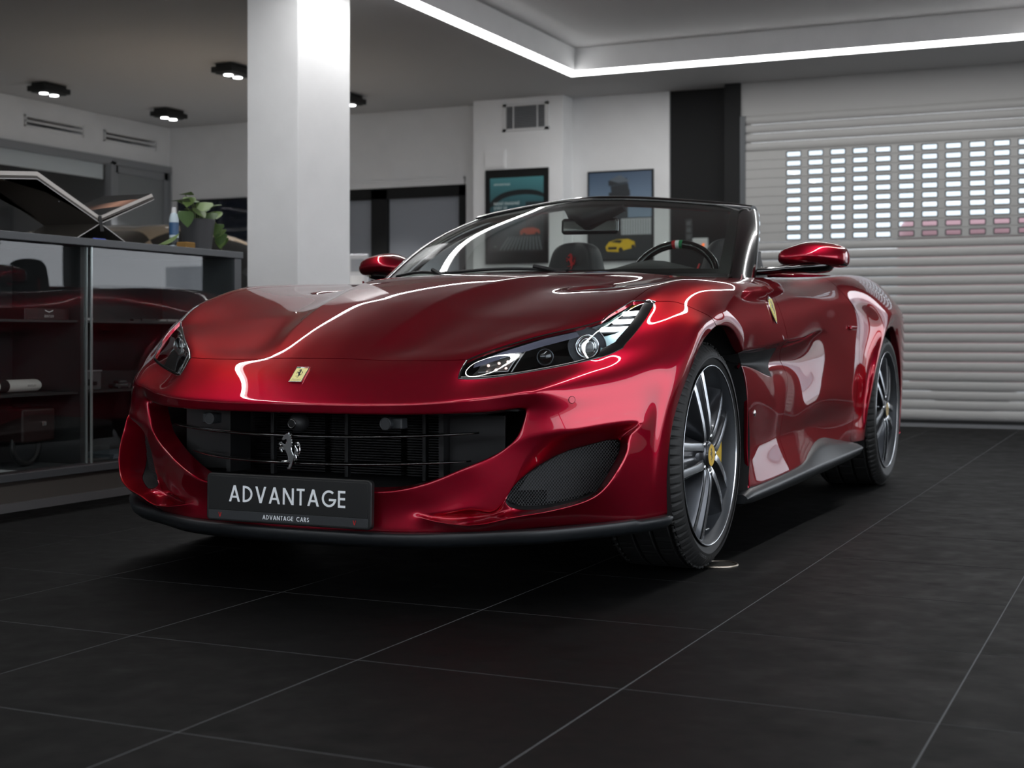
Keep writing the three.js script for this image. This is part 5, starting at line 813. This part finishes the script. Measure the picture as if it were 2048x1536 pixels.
{ const wing = (x, W) => { x.fillStyle = '#d9d9d9'; x.beginPath(); x.moveTo(W / 2, 22); x.lineTo(W / 2 - 52, 6); x.lineTo(W / 2 - 40, 18); x.lineTo(W / 2 - 26, 22); x.lineTo(W / 2, 30); x.lineTo(W / 2 + 26, 22); x.lineTo(W / 2 + 40, 18); x.lineTo(W / 2 + 52, 6); x.fill(); };
  const bx1 = thing('gift_box', 'flat dark red box with a white winged name on the upper cabinet shelf', 'box', [-2.20, .766, -.46]);
  part('box_body', bx(-.10, 0, -.12, .10, .048, .14, .003), std({ color: 0x2a0c0f, roughness: .5 }), bx1); part('box_print', new THREE.PlaneGeometry(.13, .042).rotateY(Math.PI / 2).translate(.1005, .024, .0), std({ map: canvasTexture(256, 84, (x, W, H) => { x.fillStyle = '#22090c'; x.fillRect(0, 0, W, H); wing(x, W); x.fillStyle = '#cfcfcf'; x.font = '28px sans-serif'; x.textAlign = 'center'; x.fillText('BENTLEY', W / 2, 70); }), roughness: .5 }), bx1);
  const tw = thing('rolled_towel', 'rolled white towel printed BENTLEY on the lower cabinet shelf', 'towel', [-2.19, .4655, -.36]);
  const rl = []; for (let i = 0; i <= 20; i++) { const z = -.13 + .26 * i / 20, e = Math.min(1, .75 + 2.2 * (1 - Math.abs(z) / .13)); const r = []; for (let k = 0; k < 24; k++) { const a = k / 24 * 2 * Math.PI; r.push([.030 * e * Math.cos(a), .026 + .026 * e * Math.sin(a), z]); } rl.push(r); }
  part('towel_roll', loft(rl), std({ color: 0xc9c5c0, roughness: .95 }), tw); part('towel_band', new THREE.CylinderGeometry(.0315, .0315, .05, 28).scale(1, 1, .86).rotateX(Math.PI / 2).translate(0, .0262, .085), M.dark, tw); part('towel_print', (() => { const r = [-.118, -.01].map(z => { const q = []; for (let k = 0; k <= 10; k++) { const a = -.45 + .9 * k / 10; q.push([.0312 * Math.cos(a), .0262 + .0275 * Math.sin(a), z]); } return q; }); const g = sheet(r, false, false); const uv = g.attributes.uv; for (let i = 0; i < uv.count; i++) { const u = uv.getX(i), v = uv.getY(i); uv.setXY(i, 1 - v, u * 1.1); } return g; })(), std({ map: textTex('BENTLEY', '#c9c5c0', '#33302e'), roughness: .9 }), tw);
  const kc = (name, label, z, y, col, w) => single(name, merged([bx(-.02, 0, -w, .02, .012, w * .3, .003), bx(-.012, 0, w * .2, .012, .010, w, .004)]), std({ color: col, roughness: .4 }), label, 'accessory', [-2.15, y, z]);
  kc('key_fob', 'small pale key fob on the upper shelf beside the sliding door edge', -.72, .766, 0x9a9a98, .045); kc('key_fob', 'black key fob on the upper shelf under the plant pot', -1.12, .766, 0x16100f, .075); kc('key_fob', 'silver key fob next to the black one on the upper shelf', -1.30, .766, 0x8e8c8a, .065);
  const pf = thing('picture_stand', 'small clear stand holding a picture of a car on the lower shelf', 'stand', [-2.19, .462, -.80]); part('stand_plate', bx(-.004, 0, -.085, 0, .075, .085, .001), std({ color: 0x55585a, roughness: .3 }), pf); part('stand_frame', merged([bx(0, 0, .078, .006, .085, .088), bx(0, .078, -.085, .006, .085, .085)]), R_.alu, pf); part('stand_car', merged([bx(0, .018, -.05, .012, .034, .05, .005), bx(0, .03, -.025, .010, .046, .02, .005)]), R_.black, pf);
  const sl = (label, z, col) => single('model_car', merged([bx(-.025, .004, -.055, .025, .022, .055, .008), bx(-.02, .018, -.03, .02, .036, .025, .008), ...[-.035, .035].flatMap(q => [-.022, .022].map(x => new THREE.CylinderGeometry(.01, .01, .008, 14).rotateZ(Math.PI / 2).translate(x, .01, q)))]), std({ color: col, roughness: .35 }), label, 'model car', [-2.18, .462, z]);
  sl('small dark model car on the lower shelf nearest the red car', -1.16, 0x1c1d1f); sl('small grey model car on the lower shelf beside the picture stand', -1.00, 0x3a3c3e);
  const cs = thing('leather_case', 'dark red leather case with a bright clasp on the cabinet floor', 'case', [-2.22, .1565, -.40]); part('case_body', bx(-.09, .10, -.13, .09, .24, .06, .01), std({ color: 0x23100f, roughness: .5 }), cs); part('clasp', bx(.088, .165, -.075, .095, .185, -.05, .003).rotateX(0), M.chrome, cs); part('case_wheel', new THREE.TorusGeometry(.075, .012, 10, 36).rotateY(Math.PI / 2).translate(.03, .085, -.02), M.plastic, cs);
  single('brochure_stack', merged([bx(-.10, 0, -.16, .10, .012, .16, .001), bx(-.095, .012, -.15, .1, .02, .155, .001)]), std({ color: 0x59626c, roughness: .6 }), 'stack of blue-grey brochures lying on the cabinet floor', 'brochure', [-2.2, .153, -1.02]);
  single('paper_sheet', bx(-.09, 0, -.14, .09, .002, .14), std({ color: 0xcfd2d4, roughness: .8 }), 'white sheet of paper at the front left of the cabinet floor', 'paper', [-2.14, .152, -.12]);
  const ac = thing('acrylic_holder', 'small clear acrylic holder standing by the sliding door edge', 'holder', [-2.12, .152, -.74]); part('holder_wall', bx(-.05, 0, -.06, -.047, .09, .06), cabGlass, ac); part('holder_front', bx(.047, 0, -.06, .05, .07, .06), cabGlass, ac);
}
// open book on an X-shaped stand
{ const B = thing('open_book', 'large open picture book lying in the stand on the cabinet top', 'book', [-2.15, 1.119, -.83]);
  const prism = (pts, x0, x1) => extrude(poly(pts.map(([z, y]) => [z, y])), x1 - x0, 0).rotateY(-Math.PI / 2).translate(x1 , 0, 0);      // z,y outline swept along x
  const sweep = (pts, x0, x1) => { const r0 = pts.map(([z, y]) => [x0, y, z]), r1 = pts.map(([z, y]) => [x1, y, z]); return merged([sheet([r0, r1], true).toNonIndexed(), cap(r0), cap(r1, true)].map(g => { const q = g.index ? g.toNonIndexed() : g; q.computeVertexNormals(); return q; })); };
  const cover = std({ color: 0x57504a, roughness: .5 }), pages = std({ color: 0xd8d3cd, roughness: .8 });
  part('cover', sweep([[0, .094], [.385, .248], [.62, .226], [.62, .221], [.386, .242], [.0, .086]], -.30, 0), cover, B);
  part('page_block', sweep([[.0, .112], [.03, .124], [.380, .268], [.62, .246], [.62, .229], [.386, .250], [.01, .097]], -.29, -.003), pages, B);
  part('cover', sweep([[0, .088], [-.372, .222], [-.374, .227], [0, .094]], -.30, 0), cover, B);
  part('page_block', sweep([[0, .096], [-.370, .230], [-.362, .242], [-.02, .116], [0, .112]], -.29, -.003), pages, B);
  const tex = canvasTexture(512, 400, (x, w, h) => { x.fillStyle = '#17191b'; x.fillRect(0, 0, w, h); const g = x.createLinearGradient(90, 0, 300, 0); g.addColorStop(0, '#3a2a24'); g.addColorStop(.5, '#b98a74'); g.addColorStop(1, '#4a3129'); x.fillStyle = g; x.beginPath(); x.moveTo(40, 250); x.quadraticCurveTo(150, 90, 330, 100); x.lineTo(290, 240); x.quadraticCurveTo(160, 240, 90, 330); x.fill(); x.fillStyle = '#c9c9c9'; x.fillRect(380, 60, 60, 6); });
  const pg = sheet([[[-.285, .117, -.02], [-.006, .117, -.02]], [[-.285, .2435, -.362], [-.006, .2435, -.362]]], false, true); part('picture_page', pg, std({ map: tex, roughness: .35, side: THREE.DoubleSide }), B);
  part('ribbon', sheet([[[.004, .112, -.008], [.004, .112, .012]], [[.006, .085, -.010], [.006, .085, .010]], [[.006, .045, -.022], [.006, .042, .002]]]), std({ color: 0x1d1c1c, roughness: .6, side: THREE.DoubleSide }), B);
  const S = thing('book_stand', 'thin X-shaped black stand carrying the open book', 'stand', [-2.15, 1.1165, -.83]), bm = std({ color: 0x4a4540, roughness: .35 }), em = std({ color: 0xb5b2ae, roughness: .3 });
  for (const [a, b] of [[[.62, .2205], [.386, .2415]], [[.386, .2415], [0, .0855]], [[0, .0855], [-.195, .0]], [[-.374, .2215], [0, .0805]], [[0, .0805], [.165, .0]]]) { part('stand_board', sweep([[a[0], a[1]], [b[0], b[1]], [b[0], b[1] - .004], [a[0], a[1] - .004]], -.32, -.002), bm, S); part('stand_edge', sweep([[a[0], a[1]], [b[0], b[1]], [b[0], b[1] - .004], [a[0], a[1] - .004]], -.002, .0005), em, S); }
  for (const z of [.52, .36, .20]) part('rivet', new THREE.SphereGeometry(.004, 10, 8).translate(-.05, z > .386 ? .226 : .238 - (.386 - z) * .40, z), M.chrome, S);
}
// potted plant, spray bottle and small things
{ const P = thing('potted_plant', 'trailing green pothos in a dark grey pot on the cabinet top', 'plant', [-2.15, 1.111, -1.53]);
  part('pot', new THREE.LatheGeometry([[0, 0], [.066, 0], [.068, .004], [.085, .148], [.087, .155], [.080, .155], [.078, .135], [0, .132]].map(p => new THREE.Vector2(...p)), 48), std({ color: 0x3d3e40, roughness: .6 }), P);
  part('soil', new THREE.CircleGeometry(.078, 32).rotateX(-Math.PI / 2).translate(0, .136, 0), std({ color: 0x1c1511, roughness: 1 }), P);
  const leafM = [0x55703a, 0x6a8247, 0x486334].map(c => phy({ color: c, roughness: .5, transmission: .15, thickness: 0, side: THREE.DoubleSide })), stemM = std({ color: 0x5c6b3a, roughness: .6 });
  const leafG = (() => { const out = [[0, 0], [.22, .06], [.42, -.02], [.50, .22], [.42, .50], [.24, .80], [0, 1.08]], rows = []; for (let j = 0; j <= 10; j++) { const t = j / 10, k = t * 6, i = Math.min(5, Math.floor(k)), f = k - i, w = out[i][0] + (out[i + 1][0] - out[i][0]) * f, y = out[i][1] + (out[i + 1][1] - out[i][1]) * f; const r = []; for (let m = -3; m <= 3; m++) { const q = m / 3; r.push([w * q, y, .12 * Math.abs(q) * w - .25 * t * t]); } rows.push(r); } return sheet(rows); })();
  const leaf = (x, y, z, s, dir, tilt, k) => { const m = part('leaf', leafG, leafM[k % 3], P); m.position.set(x, y, z); m.scale.setScalar(s * 1.18); m.rotation.set(tilt, dir, 0, 'YXZ'); };
  const stem = pts => part('stem', tube(pts, .0022, 14, 6), stemM, P);
  // [stem end relative to the pot, leaf size, heading, tilt]
  const L = [[.05, .225, .215, .085, 1.1, 1.75], [.06, .235, .02, .075, .5, 2.35], [.05, .19, -.045, .07, .2, 2.6], [.02, .265, .12, .062, 1.0, 1.7], [.03, .255, .10, .058, .4, 2.6], [.0, .245, .04, .060, .7, 2.0], [.03, .215, -.01, .066, .3, 2.3], [.04, .205, .045, .060, 1.2, 2.5], [.02, .23, -.07, .058, -.4, 2.1], [.04, .235, -.12, .052, -.2, 1.9], [.05, .20, -.09, .050, .6, 2.5], [.03, .185, .13, .070, .9, 2.9], [-.05, .21, .02, .06, 2.6, 1.9], [-.04, .22, -.06, .055, -2.4, 2.0]];
  L.forEach(([x, y, z, s, d, t], i) => { stem([[x * .2, .13, z * .2], [x * .5, .13 + (y - .13) * .75, z * .5], [x, y, z]]); leaf(x, y, z, s, d, t, i); });
  const hang = [[.03, .15, -.10], [.035, .125, -.125], [.04, .085, -.14], [.04, .04, -.15], [.04, .008, -.14]]; stem([[0, .13, -.05], [.02, .165, -.085], ...hang]);
  [[.04, .14, -.115, .060, .2, 2.7], [.045, .115, -.15, .052, -.3, 2.6], [.045, .095, -.13, .056, .5, 2.8], [.045, .075, -.165, .048, -.2, 2.9], [.045, .07, -.125, .046, .6, 2.9]].forEach((a, i) => leaf(...a, i));
  const Bt = thing('spray_bottle', 'slim white and blue spray bottle standing before the plant pot', 'bottle', [-2.13, 1.111, -1.325]);
  part('bottle_body', new THREE.LatheGeometry([[0, 0], [.022, 0], [.0225, .006], [.0225, .14], [.016, .165], [.010, .172], [0, .172]].map(p => new THREE.Vector2(...p)), 28), std({ color: 0xc3d2da, roughness: .35 }), Bt); part('bottle_label', new THREE.CylinderGeometry(.0228, .0228, .06, 28).translate(0, .095, 0), std({ color: 0x2f567f, roughness: .4 }), Bt); part('lower_label', new THREE.CylinderGeometry(.0228, .0228, .035, 28).translate(0, .035, 0), std({ color: 0x1d2328, roughness: .4 }), Bt); part('bottle_cap', new THREE.CylinderGeometry(.010, .012, .026, 20).translate(0, .184, 0), M.white, Bt);
  single('sponge', bx(-.03, 0, -.035, .03, .03, .035, .006), std({ color: 0x8d6a34, roughness: .9 }), 'small ochre sponge at the foot of the spray bottle', 'sponge', [-2.06, 1.111, -1.325]);
  single('fallen_leaf', leafG.clone().scale(.1, .1, .1), leafM[1], 'single broad green leaf lying left of the spray bottle', 'leaf', [-2.05, 1.118, -1.13], 2.2).rotation.set(1.25, 2.75, 0, 'YXZ');
  single('pen', tube([[0, .006, -.03], [0, .006, .05]], .004, 4, 8), std({ color: 0x1f3fa8, roughness: .4 }), 'short blue pen under the book stand', 'pen', [-2.05, 1.111, -.72]);
}
// floor socket by the front wheel
{ const s = thing('floor_cover', 'round metal floor cover beside the front tyre', 'floor cover', [.90, 0, -.05]); part('cover_plate', new THREE.CylinderGeometry(.062, .064, .004, 48).translate(0, .002, 0), std({ color: 0x4d4a46, metalness: .8, roughness: .4 }), s); part('cover_rim', new THREE.TorusGeometry(.062, .0035, 10, 48).rotateX(Math.PI / 2).translate(0, .0035, 0), std({ color: 0xb9b0a4, metalness: 1, roughness: .3 }), s); }
// rack of papers by the glazed door
{ const r = thing('leaflet_rack', 'pale rack of printed sheets behind the white column', 'rack', [-4.35, 0, -6.35], .35); part('rack_board', bx(-.30, .9, -.01, .30, 1.40, .01, .004), std({ color: 0xbfc2c8, roughness: .6 }), r); part('rack_leg', bx(-.28, 0, -.01, -.25, .92, .01), R_.alu, r); part('rack_leg', bx(.25, 0, -.01, .28, .92, .01), R_.alu, r); for (let i = 0; i < 3; i++) for (let j = 0; j < 4; j++) part('printed_sheet', bx(-.27 + j * .14, 1.25 - i * .14, .010, -.155 + j * .14, 1.36 - i * .14, .013), std({ color: (i + j) % 3 ? 0xd3d5d9 : 0x8d929a, roughness: .7 }), r); }
// beige car parked behind the cabinet
{ const G = thing('beige_car', 'beige hardtop car parked behind the cabinet and the column', 'car', [-4.75, 0, -3.75]);
  const c = new Cage(), beige = phy({ name: 'beige_paint', color: 0x8a7a66, metalness: .4, roughness: .35, clearcoat: 1, clearcoatRoughness: .03 });
  const st = [[2.30, .55, .30, .42, .60, .66, .68], [2.12, .80, .25, .45, .70, .76, .78], [1.50, .92, .25, .52, .80, .90, .93], [.85, .93, .24, .55, .86, .95, .99], [.15, .94, .24, .55, .90, 1.38, 1.44], [-.60, .94, .24, .55, .92, 1.41, 1.48], [-1.25, .95, .24, .55, .94, 1.33, 1.41], [-1.95, .95, .25, .58, .94, 1.02, 1.06], [-2.35, .80, .32, .58, .88, .95, .97]];
  const rows = st.map(([z, w, yb, ym, yw, ye, yt], i) => { const roof = i >= 4 && i <= 6; return c.row([[w * .93, yb, z], [w, ym, z], [w * .985, (ym + yw) / 2 + .04, z], [w * .92, yw, z], [roof ? .64 : w * .78, ye, z], [roof ? .38 : w * .45, yt - .015, z], [0, yt, z]]); });
  for (let j = 0; j + 1 < rows.length; j++) for (let k = 0; k < 6; k++) { const glass = (k === 3 && j >= 4 && j <= 5) || (k >= 4 && (j === 3 || j === 6)) || (k === 3 && (j === 3 || j === 6) && false); c.F(glass ? 'glass' : 'body', rows[j][k], rows[j + 1][k], rows[j + 1][k + 1], rows[j][k + 1]); }
  for (const e of [0, rows.length - 1]) for (let k = 0; k < 3; k++) c.F('body', rows[e][k], rows[e][k + 1], rows[e][5 - k], rows[e][6 - k]);
  c.f.splice(-6, 6); c.p.splice(-6, 6); for (const e of [0, rows.length - 1]) { const r = rows[e]; const b = c.V(0, e ? .32 : .30, c.v[r[0]][2] + (e ? -.03 : .06)); c.F('body', r[0], r[1], r[2], b); c.F('body', r[2], r[3], r[4], b); c.F('body', r[4], r[5], r[6], b); }
  c.crease(1.2, ...rows.map(r => r[3])); c.crease(1, ...rows.slice(4, 7).map(r => r[4]));
  const k = subdivide(c, 3, 4), N = vertexNormals(k); let up = 0; k.f.forEach(a => { up += N[a[0]][1] * (k.v[a[0]][1] - .7); }); const fl = up > 0 ? 1 : -1;
  part('body_shell', panelGeometry(k, N, p => p.startsWith('body'), .001, .01, fl), beige, G); part('side_glass', panelGeometry(k, N, p => p.startsWith('glass'), .002, .01, fl), phy({ color: 0x0a0b0c, roughness: .05, clearcoat: 1 }), G);
  for (const s of [1, -1]) for (const z of [1.42, -1.42]) { const w = new THREE.Group(); w.name = 'wheel'; G.add(w); w.position.set(s * .86, .34, z); w.rotation.y = s > 0 ? 0 : Math.PI; part('tyre', lathe([[-.11, .22], [-.12, .26], [-.115, .32], [-.09, .34], [.09, .34], [.115, .32], [.12, .26], [.11, .22]], 60), M.rubber, w); part('disc', lathe([[.10, .23], [.09, .2], [.085, .08], [.095, 0]], 60), M.barrel, w); }
}
// outside: pavement, a pale building and a pink van across the road, seen through the openings
struct('ground', bx(-40, -.5, -40, 40, -.13, 40), std({ color: 0x8f8f8c, roughness: .95 }));
{ const B = thing('street_building', 'pale building across the road glimpsed through the shutter windows', 'building', [1.5, -.13, -17]); part('facade', bx(-9, 0, -1, 9, 2.1, 0), std({ color: 0xd9dce0, roughness: .9 }), B); for (let i = 0; i < 6; i++) part('facade_window', bx(-8.2 + i * 2.9, .7, 0, -6.6 + i * 2.9, 1.8, .04), std({ color: 0xaab3bb, roughness: .3 }), B);
  const V = thing('parked_van', 'pale pink van parked outside behind the shutter windows', 'van', [.55, -.13, -11.5]); part('van_body', bx(-.9, .35, -.9, 2.4, 2.05, .9, .2), std({ color: 0xd9a3a8, roughness: .4 }), V); for (const x of [-.2, 1.7]) part('van_wheel', new THREE.CylinderGeometry(.35, .35, 1.7, 28).rotateX(Math.PI / 2).translate(x, .35, 0), M.rubber, V); }
renderer.render(scene, camera);
